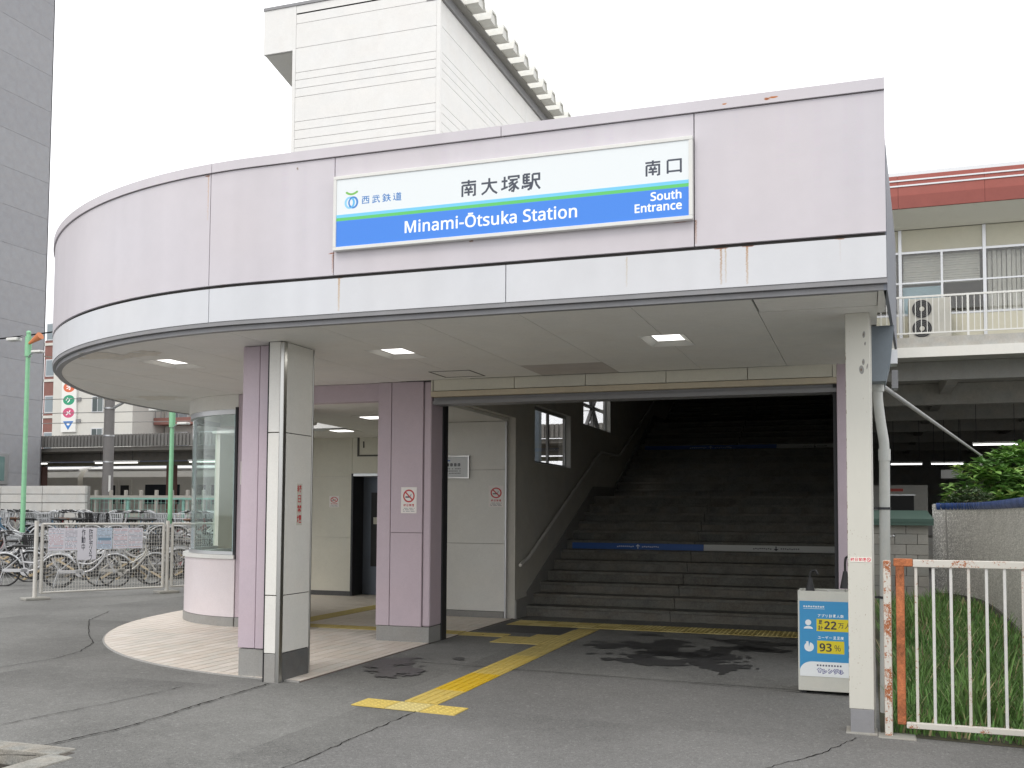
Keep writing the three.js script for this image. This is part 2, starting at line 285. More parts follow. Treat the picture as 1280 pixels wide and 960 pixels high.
// kerb corner and gutter pit at the lower left
{
  const k = thing('gutter_pit', 'sunken drain corner with mossy concrete rim at the crack end', 'drain', [-6.3, 0, -4.5]);
  const y = -.9;
  part(k, 'pit_floor', [bx(-7.7, -4.9, y - .05, y, -5.5, -4.0)], M.asphaltDark);
  part(k, 'pit_wall', [bx(-7.7, -4.95, y, -.004, -5.46, -5.36), bx(-5.05, -4.95, y, -.005, -5.36, -4.0)], weathered([.085, .075, .065], .4, .25, .6, 128, .95));
  part(k, 'rim', [drape(bx(-7.7, -5.0, -.1, .012, -5.53, -5.355, .01))], M.mossConcrete);
  part(k, 'rim', [drape(bx(-5.055, -4.86, -.1, .01, -5.35, -4.0, .01))], M.mossConcrete);
}
{ const m = thing('manhole_cover', 'round iron manhole cover set in asphalt near the white pillar', 'manhole', [.1, G(.1, -6.75), -6.75]); LOCAL.add(m);
  part(m, 'ring', [new THREE.TorusGeometry(.25, .012, 6, 40).rotateX(Math.PI / 2).translate(0, .008, 0)], M.concrete);
  const dots = []; for (let i = -4; i <= 4; i++) for (let j = -4; j <= 4; j++) if (i * i + j * j < 18) dots.push(bx(i * .05 - .015, i * .05 + .015, .014, .02, j * .05 - .015, j * .05 + .015));
  part(m, 'lid', [new THREE.CylinderGeometry(.235, .235, .012, 40).translate(0, .009, 0), dots], M.grey); }

// ---------------------------------------------------------------- tiled pavement of the entrance
const inside = (cx, cz, a, b, t) => [cx + a * Math.cos(t), cz + b * Math.sin(t)];
const tileEdge = []; for (let i = 0; i <= 40; i++) tileEdge.push(inside(-5.02, -14.1, 5.25, 5.72, Math.PI / 2 + i / 40 * Math.PI / 2));
const tileClip = [[-5.02, -8.38], ...tileEdge.slice(1), [-10.27, -17.4], [-5.02, -17.4]].reverse();
{
  const slab = prism([...tileClip].reverse(), -.06, .006), pv = struct('tiled_pavement', [slab], weathered([.17, .125, .105], .2, .1, 1, 128, .9));
  const tm = [[.74, .675, .60], [.70, .63, .55], [.77, .71, .64], [.68, .635, .565]].map((c, i) => weathered(c, .07, .05, .9 + i * .13, 128, .55));
  const rowGap = .014, cells = [];
  for (let x = -10.4; x < -5.02; x += .152) for (let z = -17.4; z < -8.3; z += .304) {
    const x1 = Math.min(x + .152 - rowGap, -5.022), rect = [[x, z], [x, z + .304 - .006], [x1, z + .304 - .006], [x1, z]];
    const q = clipPoly(rect, tileClip); if (q.length < 3) continue;
    let area = 0; q.forEach((p, i) => { const n = q[(i + 1) % q.length]; area += p[0] * n[1] - n[0] * p[1]; }); area = Math.abs(area) / 2; if (area < .0012) continue;
    const cx = x + .07, cz = z + .15; if (cz < -14.45 && cx > -7.2) continue;
    const d = Math.hypot(cx, cz), seen = !(cx > -8.3 && cx < -7.1 && cz < -12 && cz > -13.6) && cz > -17;
    cells.push({ q, score: (seen ? 1 : .05) * area / (d * d * d) });
  }
  cells.sort((a, b) => b.score - a.score);
  const rest = [];
  cells.forEach((c, i) => {
    const g = prism(c.q, .006, .012 + rnd() * .0015);
    if (i < 300) { const m = shade(new THREE.Mesh(metric(g), tm[Math.floor(rnd() * 4)])); m.name = 'tile'; pv.add(m); } else rest.push(g);
  });
  const m = shade(new THREE.Mesh(metric(merge([rest])), tm[0])); m.name = 'tile_field'; m.userData.kind = 'stuff'; pv.add(m);
  // metal strip edging the tiles
  const eg = []; for (let i = 0; i < 40; i++) { const a = tileEdge[i], b = tileEdge[i + 1]; eg.push(bar([a[0], .003, a[1]], [b[0], .003, b[1]], .02, .02)); }
  const em = shade(new THREE.Mesh(metric(merge(eg)), M.plinth)); em.name = 'edging'; pv.add(em);
}
// ---------------------------------------------------------------- tactile paving
{
  const ty = [weathered([.62, .47, .12], .1, .08, .5, 128, .6), weathered([.66, .44, .02], .1, .06, .5, 128, .55), weathered([.50, .40, .14], .16, .1, .5, 128, .65), weathered([.60, .50, .20], .13, .1, .5, 128, .65)];
  const tp = struct('tactile_paving', [drape(bx(-3.75, -3.46, .004, .0075, -13.55, -8.02)), bx(-10, -9.99, .004, .006, -30, -29.99)].slice(0, 1), ty[2]);
  const T = .312;
  const dome = (x, z) => new THREE.CylinderGeometry(.008, .014, .005, 8, 1).translate(x, .0145, z);
  function tile(cx, cz, kind, m, y0 = .0) {
    const h = T / 2 - .003, gs = [bx(cx - h, cx + h, .004, .012, cz - h, cz + h)];
    if (kind === 'dot') for (let i = 0; i < 5; i++) for (let j = 0; j < 5; j++) gs.push(dome(cx + (i - 2) * .06, cz + (j - 2) * .06));
    else for (let i = 0; i < 4; i++) { const o = (i - 1.5) * .075; gs.push(kind === 'z' ? bx(cx + o - .013, cx + o + .013, .012, .017, cz - h + .012, cz + h - .012, .004) : bx(cx - h + .012, cx + h - .012, .012, .017, cz + o - .013, cz + o + .013, .004)); }
    const g = merge(gs); drape(g, y0); const o = shade(new THREE.Mesh(metric(g), m)); o.name = 'tactile_tile'; tp.add(o);
  }
  for (let i = 0; i < 3; i++) tile(-4.09 + T * (i + .5), -7.81, 'dot', ty[i === 1 ? 3 : 0]);
  for (let k = 0; k < 17; k++) { const z = -8.0 - T * (k + .5); tile(-3.605, z, k > 11 ? 'dot' : 'z', ty[k < 2 ? 0 : k < 5 ? 1 : k < 9 ? 0 : 2]); }
  for (const [x, z] of [[-3.917, -11.9], [-3.917, -12.21], [-4.23, -11.9], [-3.917, -12.52], [-4.23, -12.21]]) tile(x, z, 'dot', ty[2]);
  for (let k = 0; k < 8; k++) tile(-4.55 - T * k - (k > 0 ? .0 : 0), -12.42, 'x', ty[2], k > 1 ? .009 : 0);
  for (let k = 8; k < 11; k++) tile(-4.55 - T * k, -12.42, k === 10 ? 'dot' : 'x', ty[3], .009);
  for (let k = 0; k < 14; k++) tile(-7.67 - .02, -12.735 - T * k, 'z', ty[3], .009);
  for (let k = 0; k < 15; k++) for (let j = 0; j < 2; j++) tile(-4.68 + T * k, -13.78 - T * j, 'dot', ty[2 + (k + j) % 2]);
}
// ---------------------------------------------------------------- entrance canopy
const XR = .155, XS = -5.0, ZF = -7.55, EC = [-5.0, -14.1], EA = 5.78, EB = 6.55;
const OUT = []; // outline samples: x, z, outward normal, arc length
{
  const P = []; for (let i = 0; i <= 40; i++) P.push([XR + (XS - XR) * i / 40, ZF, 0, 1]);
  for (let i = 1; i <= 120; i++) { const t = Math.PI / 2 + i / 120 * Math.PI / 2, nx = Math.cos(t) / EA, nz = Math.sin(t) / EB, l = Math.hypot(nx, nz); P.push([EC[0] + EA * Math.cos(t), EC[1] + EB * Math.sin(t), nx / l, nz / l]); }
  P.push([EC[0] - EA, -16.5, -1, 0]);
  let s = 0; P.forEach((p, i) => { if (i) s += Math.hypot(p[0] - P[i - 1][0], p[1] - P[i - 1][1]); OUT.push([...p, s]); });
}
const SL = OUT.at(-1)[4];
function outAt(s, off = 0) { let i = 1; while (i < OUT.length - 1 && OUT[i][4] < s) i++; const a = OUT[i - 1], b = OUT[i], t = clamp((s - a[4]) / (b[4] - a[4])), q = k => a[k] + (b[k] - a[k]) * t, l = Math.hypot(q(2), q(3)); return [q(0) + q(2) / l * off, q(1) + q(3) / l * off]; }
function samples(s0, s1) { const o = [s0]; for (const p of OUT) if (p[4] > s0 + .01 && p[4] < s1 - .01 && (p[0] < XS - .001)) o.push(p[4]); o.push(s1); return o; }
const UV_S = 10.8, UV_Y0 = 3.2, UV_Y1 = 4.72;
function bandPanel(s0, s1, y0, y1, off, th, uvs = true) {
  const S = samples(s0, s1), poly = [...S.map(s => outAt(s, off)), ...S.map(s => outAt(s, off - th)).reverse()];
  const g = prism(poly.reverse(), y0, y1, .5);
  if (uvs) { const p = g.attributes.position, uv = new Float32Array(p.count * 2); for (let i = 0; i < p.count; i++) { const x = p.getX(i), z = p.getZ(i); let best = 0, bd = 1e9; if (x > XS && z > ZF - .4) best = XR - x; else for (const q of OUT) { const d = (q[0] - x) ** 2 + (q[1] - z) ** 2; if (d < bd) { bd = d; best = q[4]; } } uv[2 * i] = best / UV_S; uv[2 * i + 1] = (p.getY(i) - UV_Y0) / (UV_Y1 - UV_Y0); } g.setAttribute('uv', new THREE.BufferAttribute(uv, 2)); g.userData.uvDone = true; }
  return g;
}
const fasciaTex = canvasTex(2048, 512, (x, w, h) => {
  const im = x.createImageData(w, h), r = rngOf(91);
  const Y = y => (1 - (y - UV_Y0) / (UV_Y1 - UV_Y0)) * h;
  const yb = Y(3.585);
  for (let j = 0; j < h; j++) for (let i = 0; i < w; i++) {
    const s = i / w * UV_S, y = UV_Y1 - j / h * (UV_Y1 - UV_Y0);
    let c = j < yb ? [.60, .568, .603] : [.64, .652, .68];
    const f = fbm(s / 4.1, y / 4.1) - .5, st = N64(s * 9.3, y * .35) - .5, st2 = N32(s * 2.1, y * .2 + 9) - .5;
    const k = 1 + .09 * f + .055 * st * (j < yb ? 1 : .8) + .05 * st2 + .02 * (r() - .5);
    const o = (j * w + i) * 4, warm = .02 * (N32(s * 1.3 + 4, y * 1.7) - .5);
    im.data[o] = 255 * clamp(lin2s(c[0] * (k + warm))); im.data[o + 1] = 255 * clamp(lin2s(c[1] * k)); im.data[o + 2] = 255 * clamp(lin2s(c[2] * (k - warm))); im.data[o + 3] = 255;
  }
  x.putImageData(im, 0, 0);
  const S = X => (XR - X) / UV_S * w;
  const streak = (X, y0, y1, wd, col, a) => { for (let k = 0; k < 60; k++) { const t = k / 60; x.fillStyle = `rgba(${col},${a * (1 - t * .75) * (.6 + .4 * r())})`; x.fillRect(S(X) - wd / 2 + (r() - .5) * 1.2, Y(y0 + (y1 - y0) * t), wd * (.6 + .4 * r()), (Y(y1) - Y(y0)) / 60 + .8); } };
  const spot = (X, y, rx, ry, col, a) => { for (let k = 0; k < 14; k++) { x.fillStyle = `rgba(${col},${a * (.4 + .6 * r())})`; x.beginPath(); x.ellipse(S(X) + (r() - .5) * rx * 1.4, Y(y) + (r() - .5) * ry * 1.2, rx * (.2 + .5 * r()), ry * (.2 + .5 * r()), 0, 0, 7); x.fill(); } };
  // rust that runs down from the joint, measured on the photograph
  streak(-1.005, 3.575, 3.30, 2.2, '150,98,52', .75); streak(-.97, 3.575, 3.31, 1.6, '160,120,70', .5); streak(-.815, 3.575, 3.29, 2.6, '160,108,60', .75); streak(-1.72, 3.56, 3.33, 1.6, '170,140,95', .4); streak(-4.21, 3.57, 3.29, 3, '175,130,80', .7); streak(-.16, 3.575, 3.4, 1.5, '190,180,175', .35);
  spot(-1.0, 3.572, 9, 2, '110,60,35', .7); spot(-.8, 3.572, 8, 2, '110,60,35', .7); spot(-.16, 3.572, 7, 2, '130,75,40', .7); spot(-4.2, 3.573, 6, 2, '120,70,40', .6); spot(-5.4, 3.575, 8, 2, '100,60,45', .5);
  spot(-.62, 4.66, 7, 3, '178,98,40', .9); spot(-.66, 4.655, 4, 3, '150,80,35', .8); spot(-.97, 4.655, 3, 2, '178,98,40', .7);
  streak(-5.56, 4.6, 4.2, 3, '190,140,95', .5); spot(-5.57, 4.605, 5, 2, '120,70,45', .8); spot(-4.28, 3.79, 5, 2, '140,70,40', .7); streak(-4.27, 3.78, 3.62, 2, '150,90,60', .6); streak(-1.19, 3.8, 3.62, 2.5, '130,80,50', .6); spot(-1.3, 3.795, 12, 1.5, '140,70,50', .5); spot(-3.0, 3.79, 3, 3, '120,90,70', .6); spot(-4.63, 4.56, 1.5, 4, '120,100,80', .6);
  for (let k = 0; k < 26; k++) { const X = -5 + 5 * r(); streak(X, 4.6, 4.6 - .3 - .7 * r(), 6 + 12 * r(), '196,186,200', .12); }
});
M.fascia = new THREE.MeshPhysicalMaterial({ map: fasciaTex, roughness: .38 });
const canopy = thing('entrance_canopy', 'curved mauve station canopy with white lower band over the entrance', 'canopy', [-4, 3.2, -10.5]);
{
  const cuts = [0, 1.355, 4.415, 5.69, 8.95, 12.1, SL];
  for (let i = 0; i < cuts.length - 1; i++) part(canopy, 'fascia_panel', bandPanel(cuts[i] + .004, cuts[i + 1] - .004, 3.60, 4.615, 0, .03), M.fascia);
  const wc = [0, 2.86, 5.69, 9.3, 12.6, SL];
  for (let i = 0; i < wc.length - 1; i++) part(canopy, 'band_panel', bandPanel(wc[i] + .004, wc[i + 1] - .004, 3.272, 3.572, -.006, .03), M.fascia);
  const cc = [0, 2.9, 5.67, 9.2, 12.5, SL];
  for (let i = 0; i < cc.length - 1; i++) part(canopy, 'cap', bandPanel(cc[i] + .003, cc[i + 1] - .003, 4.622, 4.705, .018, .2), M.fascia);
  part(canopy, 'backing', bandPanel(0.01, SL, 3.24, 4.62, -.045, .14, false), M.seam);
  part(canopy, 'drip_trim', [bandPanel(0, SL, 3.235, 3.27, -.012, .05, false), bandPanel(0, SL, 3.192, 3.232, -.05, .06, false)], M.grey);
  const rp = [[XR - .02, -16.4], ...OUT.map(p => [p[0] - p[2] * .15, p[1] - p[3] * .15]).slice(1)];
  part(canopy, 'roof', prism([[XR - .03, ZF - .15], ...rp.slice(1), [XR - .03, -16.4]].reverse(), 4.35, 4.5), M.grey);
  // soffit panels
  const soffClip = OUT.map(p => [Math.min(p[0] - p[2] * .1, XR - .06), p[1] - p[3] * .1]).reverse();
  const clip = [[XR - .06, -16.4], ...soffClip];
  const lamps = [[-4.51, -9.32], [-1.735, -9.33], [-7.2, -9.25]], LW = .21, LD = .32;
  const box = (x0, x1, z0, z1, m, name = 'soffit_panel') => {
    let rects = [[x0, x1, z0, z1]];
    for (const [lx, lz] of lamps) { const out = []; for (const [a, b, c, d] of rects) { const p = Math.max(a, lx - LW), q = Math.min(b, lx + LW), u = Math.max(c, lz - LD), v = Math.min(d, lz + LD); if (p >= q || u >= v) { out.push([a, b, c, d]); continue; } if (a < p) out.push([a, p, c, d]); if (q < b) out.push([q, b, c, d]); if (c < u) out.push([p, q, c, u]); if (v < d) out.push([p, q, v, d]); } rects = out; }
    const gs = []; for (const [a, b, c, d] of rects) { const q = clipPoly([[a, c], [a, d], [b, d], [b, c]], clip); if (q.length > 2) gs.push(prism(q, 3.2, 3.222)); }
    if (gs.length) part(canopy, name, gs, m);
  };
  const step = .925, gap = .003;
  for (let k = -1; k < 12; k++) {
    const x1 = -.8 - step * k, x0 = x1 - step, zb = x0 > -4.6 ? -11.28 : x0 > -6 ? -11.32 : -14.6, row = [-7.6, -9.95, Math.max(-12.3, zb), zb];
    for (let j = 0; j < 3; j++) {
      let za = row[j + 1], zz = row[j]; if (zz - za < .05) continue;
      if (k === -1 && j === 0) zz = -8.22;
      if (k === 2 && j === 1) { box(x0 + gap, x1 - gap, za + gap, -10.46, M.soffitOld, 'soffit_panel'); za = -10.455; }
      box(x0 + gap, x1 - gap, za + gap, zz - gap, M.soffit);
    }
  }
  for (let k = 0; k < 9; k++) part(canopy, 'soffit_slat', bx(-.79, .09, 3.203, 3.222, -7.68 - .06 * k - .052, -7.68 - .06 * k, .004), M.soffit);
  part(canopy, 'soffit_backing', prism(tilePolyForBacking(), 3.262, 3.272), M.seam);
  function tilePolyForBacking() { return [[XR - .07, -11.3], [XR - .07, -7.72], ...OUT.filter(p => p[0] < XS).map(p => [p[0] - p[2] * .17, p[1] - p[3] * .17]), [-5, -14.8], [-5, -11.3]].reverse(); }
  // brown water stains on the soffit
  const stainM = weathered([.72, .685, .615], .1, .03, .6, 128, .7);
  for (const [sx, sz, a, b, q] of [[-7.5, -8.5, .75, .2, 21], [-7.2, -8.75, .4, .12, 22], [-9.7, -12.0, .6, .25, 23]]) { const g = wetPatch(sx, sz, a, b, q, 0); if (!g.attributes.position.count) continue; const p = g.attributes.position; for (let i = 0; i < p.count; i++) p.setY(i, 3.1975); part(canopy, 'water_stain', g, stainM).userData.kind = 'stuff'; }
  // hatch outline on the soffit
  part(canopy, 'hatch_frame', [bx(-4.72, -4.24, 3.196, 3.2005, -10.62, -10.605), bx(-4.72, -4.24, 3.196, 3.2005, -11.12, -11.105), bx(-4.735, -4.72, 3.196, 3.2005, -11.12, -10.605), bx(-4.24, -4.225, 3.196, 3.2005, -11.12, -10.605)], M.seam);
  // side closing sheet at the right end
  part(canopy, 'side_sheet', prism([[XR + .001, -7.6], [.292, -10.4], [.27, -10.4], [XR - .025, -7.6]], 3.19, 4.24), weathered([.21, .225, .26], .1, .03, 1.3, 128, .5));
  part(canopy, 'side_parapet', prism([[XR - .01, -7.7], [.272, -10.4], [.24, -10.4], [XR - .05, -7.7]], 4.243, 4.44), M.grey);
  part(canopy, 'end_strip', bx(.095, XR - .006, 3.19, 3.31, -8.45, -7.62), M.soffit);
  // recessed lamps
  lamps.forEach(([x, z], i) => {
    const where = ['between the two front pillars', 'above the tactile path entrance', 'over the tiled curve by the ticket booth'][i];
    const o = thing('recessed_lamp', 'square recessed ceiling lamp, lit, ' + where, 'ceiling lamp', [x, 3.2, z], 'lamps in the canopy soffit');
    const a = .205, b = .315, c = .13, d = .2, y0 = 3.2, y1 = 3.236, q = (p1, p2, p3, p4) => { const g = new THREE.BufferGeometry(); g.setAttribute('position', new THREE.Float32BufferAttribute([...p1, ...p2, ...p3, ...p1, ...p3, ...p4], 3)); g.computeVertexNormals(); return g; };
    const P = (u, v, y) => [x + u, y, z + v];
    part(o, 'reflector', [q(P(-a, b, y0), P(a, b, y0), P(c, d, y1), P(-c, d, y1)), q(P(a, b, y0), P(a, -b, y0), P(c, -d, y1), P(c, d, y1)), q(P(a, -b, y0), P(-a, -b, y0), P(-c, -d, y1), P(c, -d, y1)), q(P(-a, -b, y0), P(-a, b, y0), P(-c, d, y1), P(-c, -d, y1))], M.white);
    part(o, 'diffuser', bx(x - c, x + c, y1, y1 + .012, z - d, z + d), M.lampGlow);
    const l = new THREE.RectAreaLight(0xfffaf0, 4, 2 * c, 2 * d); l.position.set(0, y1 - y0 - .006, 0); l.rotation.x = -Math.PI / 2; l.name = 'lamp_light'; o.add(l);
  });
}
// ---------------------------------------------------------------- station sign
{
  const x0 = -4.243, x1 = -1.203, y0 = 3.795, y1 = 4.432, zf = ZF + .055;
  const t = canvasTex(2048, 424, (x, w, h) => {
    x.fillStyle = '#e6ecee'; x.fillRect(0, 0, w, h);
    const yc = h * .525; x.fillStyle = '#74cdf2'; x.fillRect(0, yc, w, h * .048); x.fillStyle = '#5fc86c'; x.fillRect(0, yc + h * .046, w, h * .046); x.fillStyle = '#3f86e6'; x.fillRect(0, yc + h * .092, w, h);
    glyphs(x, '南大塚駅', 772, 84, 110, 122, '#3f4552', 10.5);
    glyphs(x, '南口', 1812, 88, 98, 112, '#3f4552', 10.5);
    glyphs(x, '西武鉄道', 160, 116, 56, 67, '#3f7bc0', 9.5);
    // ring emblem with a leaf
    x.lineCap = 'round'; const ex = 96, ey = 152; x.save(); x.translate(ex, ey); x.scale(1.28, 1.12); x.translate(-ex, -ey);
    x.lineWidth = 11; x.strokeStyle = '#8fd0f2'; x.beginPath(); x.ellipse(ex - 8, ey, 21, 29, 0, 0, 7); x.stroke();
    x.strokeStyle = '#3f86cf'; x.lineWidth = 10; x.beginPath(); x.ellipse(ex + 9, ey, 21, 29, 0, -2.2, 2.4); x.stroke(); x.lineWidth = 8; x.beginPath(); x.ellipse(ex + 9, ey, 21, 27, 0, 2.4, 4.08); x.stroke(); x.strokeStyle = '#5fb6ea'; x.beginPath(); x.ellipse(ex - 8, ey, 21, 29, 0, -.9, 1.2); x.stroke();
    x.lineWidth = 11; x.strokeStyle = '#77bb55'; x.beginPath(); x.moveTo(ex - 24, ey - 58); x.quadraticCurveTo(ex, ey - 36, ex + 28, ey - 58); x.stroke(); x.restore();
    x.fillStyle = '#ffffff'; x.strokeStyle = '#ffffff'; x.lineJoin = 'round';
    const txt = (s, px, py, size, align, lw, sx = 1) => { x.font = size + 'px sans-serif'; x.textAlign = align; x.lineWidth = lw; x.save(); x.translate(px, py); x.scale(sx, 1); x.fillText(s, 0, 0); x.strokeText(s, 0, 0); x.restore(); };
    txt('Minami-Ōtsuka Station', 430, 374, 98, 'left', 2.6, 1.02); txt('South', 2014, 322, 64, 'right', 2.8); txt('Entrance', 2014, 382, 64, 'right', 2.8);
  });
  const s = thing('station_sign', 'long white and blue station name sign with green and cyan stripe', 'sign', [(x0 + x1) / 2, y0, ZF + .03]);
  part(s, 'panel', faceUV(bx(x0 + .03, x1 - .03, y0 + .03, y1 - .03, ZF + .002, zf - .008), x0 + .03, x1 - .03, y0 + .03, y1 - .03), new THREE.MeshPhysicalMaterial({ map: t, roughness: .28 }));
  part(s, 'frame', [bx(x0, x1, y1 - .03, y1, ZF + .002, zf, .004), bx(x0, x1, y0, y0 + .03, ZF + .002, zf, .004), bx(x0, x0 + .03, y0 + .03, y1 - .03, ZF + .002, zf, .004), bx(x1 - .03, x1, y0 + .03, y1 - .03, ZF + .002, zf, .004)], M.white);
}
// ---------------------------------------------------------------- pillars
const noSmokeTex = ['red', 'green'].map((k, v) => canvasTex(256, 384, (x, w, h) => {
  x.fillStyle = '#e9e4e0'; x.fillRect(0, 0, w, h); x.strokeStyle = '#c03034'; x.lineWidth = 22; x.beginPath(); x.arc(128, 130, 84, 0, 7); x.stroke();
  x.fillStyle = '#3a3f4a'; x.fillRect(70, 136, 74, 20); x.fillRect(150, 136, 9, 20); x.lineWidth = 8; x.strokeStyle = '#3a3f4a'; x.beginPath(); x.moveTo(150, 128); x.quadraticCurveTo(172, 118, 160, 98); x.stroke();
  x.strokeStyle = '#c03034'; x.lineWidth = 20; x.beginPath(); x.moveTo(70, 72); x.lineTo(186, 188); x.stroke();
  glyphs(x, '終日禁煙', 42, 246, 40, 44, '#b52a30', 12);
  x.fillStyle = '#555a66'; for (let j = 0; j < 3; j++) for (let i = 0; i < 12; i++) if ((i * 7 + j * 3) % 5) x.fillRect(34 + i * 16, 306 + j * 22, 11, 9);
}));
M.noSmoke = new THREE.MeshPhysicalMaterial({ map: noSmokeTex[0], roughness: .4 });
function noSmoking(x0, x1, y0, y1, z, label) { return solid('no_smoking_notice', faceUV(bx(x0, x1, y0, y1, z + .001, z + .006), x0, x1, y0, y1), M.noSmoke, label, 'notice', 'no smoking notices'); }
{
  const p = thing('front_pillar', 'front pillar of mauve boards and a white slab with steel corner', 'pillar', [-5.45, 0, -8.55]);
  part(p, 'core', bx(-5.70, -5.19, 0, 3.2, -8.80, -8.46), M.seam);
  part(p, 'mauve_board', bx(-5.735, -5.548, .28, 3.195, -8.80, -8.43, .006), M.mauve);
  part(p, 'mauve_board', bx(-5.54, -5.352, .28, 3.195, -8.80, -8.425, .006), M.mauve);
  part(p, 'plinth', bx(-5.73, -5.352, -.02, .272, -8.80, -8.44, .006), M.plinth);
  part(p, 'plinth', bx(-5.337, -5.218, -.02, .262, -8.50, -8.272, .004), M.plinth);
  part(p, 'white_board', [bx(-5.338, -5.218, .268, .80, -8.50, -8.27, .004), bx(-5.338, -5.218, .808, 2.33, -8.50, -8.27, .004), bx(-5.338, -5.218, 2.338, 3.195, -8.50, -8.27, .004)], M.offwhite);
  part(p, 'corner_trim', [bx(-5.216, -5.172, -.02, 3.195, -8.33, -8.262, .012)], M.steel);
  part(p, 'corner_trim', bx(-5.19, -5.172, -.02, 3.195, -8.825, -8.806, .005), M.steel);
  part(p, 'edge_trim', bx(-5.347, -5.34, -.02, 3.195, -8.46, -8.266), M.darkMetal);
  for (const [a, b] of [[.27, .80], [.808, 2.33], [2.338, 3.195]]) part(p, 'side_panel', bx(-5.20, -5.178, a, b, -8.80, -8.335, .003), M.offwhite);
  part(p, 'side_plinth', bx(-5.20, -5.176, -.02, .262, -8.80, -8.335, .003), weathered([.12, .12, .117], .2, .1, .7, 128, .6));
  const kt = canvasTex(64, 256, (x, w, h) => { x.fillStyle = '#c9c7bd'; x.fillRect(0, 0, w, h); glyphs(x, '終日禁煙', 6, 6, 52, 62, '#b3262c', 11, true); });
  const m = new THREE.MeshPhysicalMaterial({ map: kt, roughness: .5 });
  const b = bx(-5.178, -5.1755, 1.46, 1.86, -8.635, -8.535); faceUV(b, -8.535, -8.635, 1.46, 1.86, 'z');
  solid('lettering_strip', b, m, 'vertical red kanji lettering on the side of the front pillar', 'lettering');
}
{
  const p = thing('inner_pillar', 'broad mauve pillar with grey plinth beside the staircase opening', 'pillar', [-5.37, 0, -11.55]);
  part(p, 'core', bx(-5.70, -5.03, 0, 3.2, -11.83, -11.37), M.seam);
  part(p, 'mauve_board', bx(-5.735, -5.556, .20, 3.195, -11.4, -11.34, .005), M.mauve);
  part(p, 'mauve_board', [bx(-5.548, -5.125, .20, 1.335, -11.4, -11.34, .005), bx(-5.548, -5.125, 1.339, 3.195, -11.4, -11.34, .005)], M.mauve);
  part(p, 'mauve_board', bx(-5.123, -5.02, .20, 3.195, -11.83, -11.36, .02), M.mauveDark);
  part(p, 'side_board', bx(-5.735, -5.7, .20, 3.195, -11.83, -11.402, .004), M.mauve);
  part(p, 'plinth', bx(-5.73, -5.02, -.02, .195, -11.83, -11.345, .006), M.plinth);
  part(p, 'shutter_guide', bx(-5.035, -5.0, 0, 3.0, -11.84, -11.70), M.darkMetal);
}
noSmoking(-5.405, -5.195, 1.575, 1.895, -11.34, 'white no smoking notice stuck on the broad mauve inner pillar');
{
  const gy = -.12, p = thing('white_pillar', 'slim white steel pillar with chipped paint at the right corner', 'pillar', [-.05, gy, -8.56]);
  const chip = canvasTex(128, 1024, (x, w, h) => {
    const im = x.createImageData(w, h), r = rngOf(4); for (let j = 0; j < h; j++) for (let i = 0; i < w; i++) { const k = 1 + .05 * (fbm(i / w * .2, j / h) - .5) + .02 * (r() - .5), o = (j * w + i) * 4; im.data[o] = 255 * lin2s(.62 * k); im.data[o + 1] = 255 * lin2s(.61 * k); im.data[o + 2] = 255 * lin2s(.545 * k); im.data[o + 3] = 255; } x.putImageData(im, 0, 0);
    for (let k = 0; k < 120; k++) { const low = r() < .8, X = r() * w, Yy = low ? h * (.55 + .4 * r()) : h * r(); x.fillStyle = r() < .5 ? '#8a7a66' : '#6d4e36'; x.beginPath(); x.ellipse(X, Yy, .4 + 1.9 * r() * r() * r(), .4 + 1.8 * r() * r(), 0, 0, 7); x.fill(); }
    for (const [X, Yy, a, b] of [[98, 58, 7, 9], [104, 82, 4, 5], [94, 130, 7, 8], [84, 150, 13, 11], [114, 142, 3, 8]]) { x.fillStyle = '#8d8c88'; x.beginPath(); x.ellipse(X, Yy, a, b, .4, 0, 7); x.fill(); x.fillStyle = '#6f5c4c'; x.beginPath(); x.ellipse(X - 2, Yy, a * .3, b * .35, 0, 0, 7); x.fill(); }
    for (let k = 0; k < 40; k++) { x.fillStyle = '#7d6a52'; x.fillRect(0, h * (.1 + .85 * r()), 1 + 2 * r(), 2 + 8 * r()); }
  });
  part(p, 'shaft', faceUV(bx(-.148, .036, gy + .2, 3.2, -8.66, -8.46, .006), -.148, .036, gy + .2, 3.2), new THREE.MeshPhysicalMaterial({ map: chip, roughness: .5 }));
  part(p, 'base', bx(-.14, .036, gy - .02, gy + .2, -8.66, -8.462, .006), M.grey);
  part(p, 'footing', bx(-.175, .06, gy - .03, gy + .022, -8.70, -8.44, .01), M.concrete);
  part(p, 'rear_flange', bx(-.14, .05, gy, 3.19, -8.70, -8.672), M.offwhite);
  const nt = canvasTex(256, 64, (x, w, h) => { x.fillStyle = '#e6e2d8'; x.fillRect(0, 0, w, h); glyphs(x, '終日禁煙', 4, 8, 44, 47, '#d02d44', 12); x.strokeStyle = '#d02d44'; x.lineWidth = 7; x.beginPath(); x.arc(222, 31, 21, 0, 7); x.stroke(); x.beginPath(); x.moveTo(207, 16); x.lineTo(237, 46); x.stroke(); });
  solid('no_smoking_notice', faceUV(bx(-.128, .03, 1.222, 1.262, -8.4598, -8.457), -.128, .03, 1.222, 1.262), new THREE.MeshPhysicalMaterial({ map: nt, roughness: .5 }), 'narrow red lettered no smoking strip on the slim white pillar', 'notice', 'no smoking notices');
}
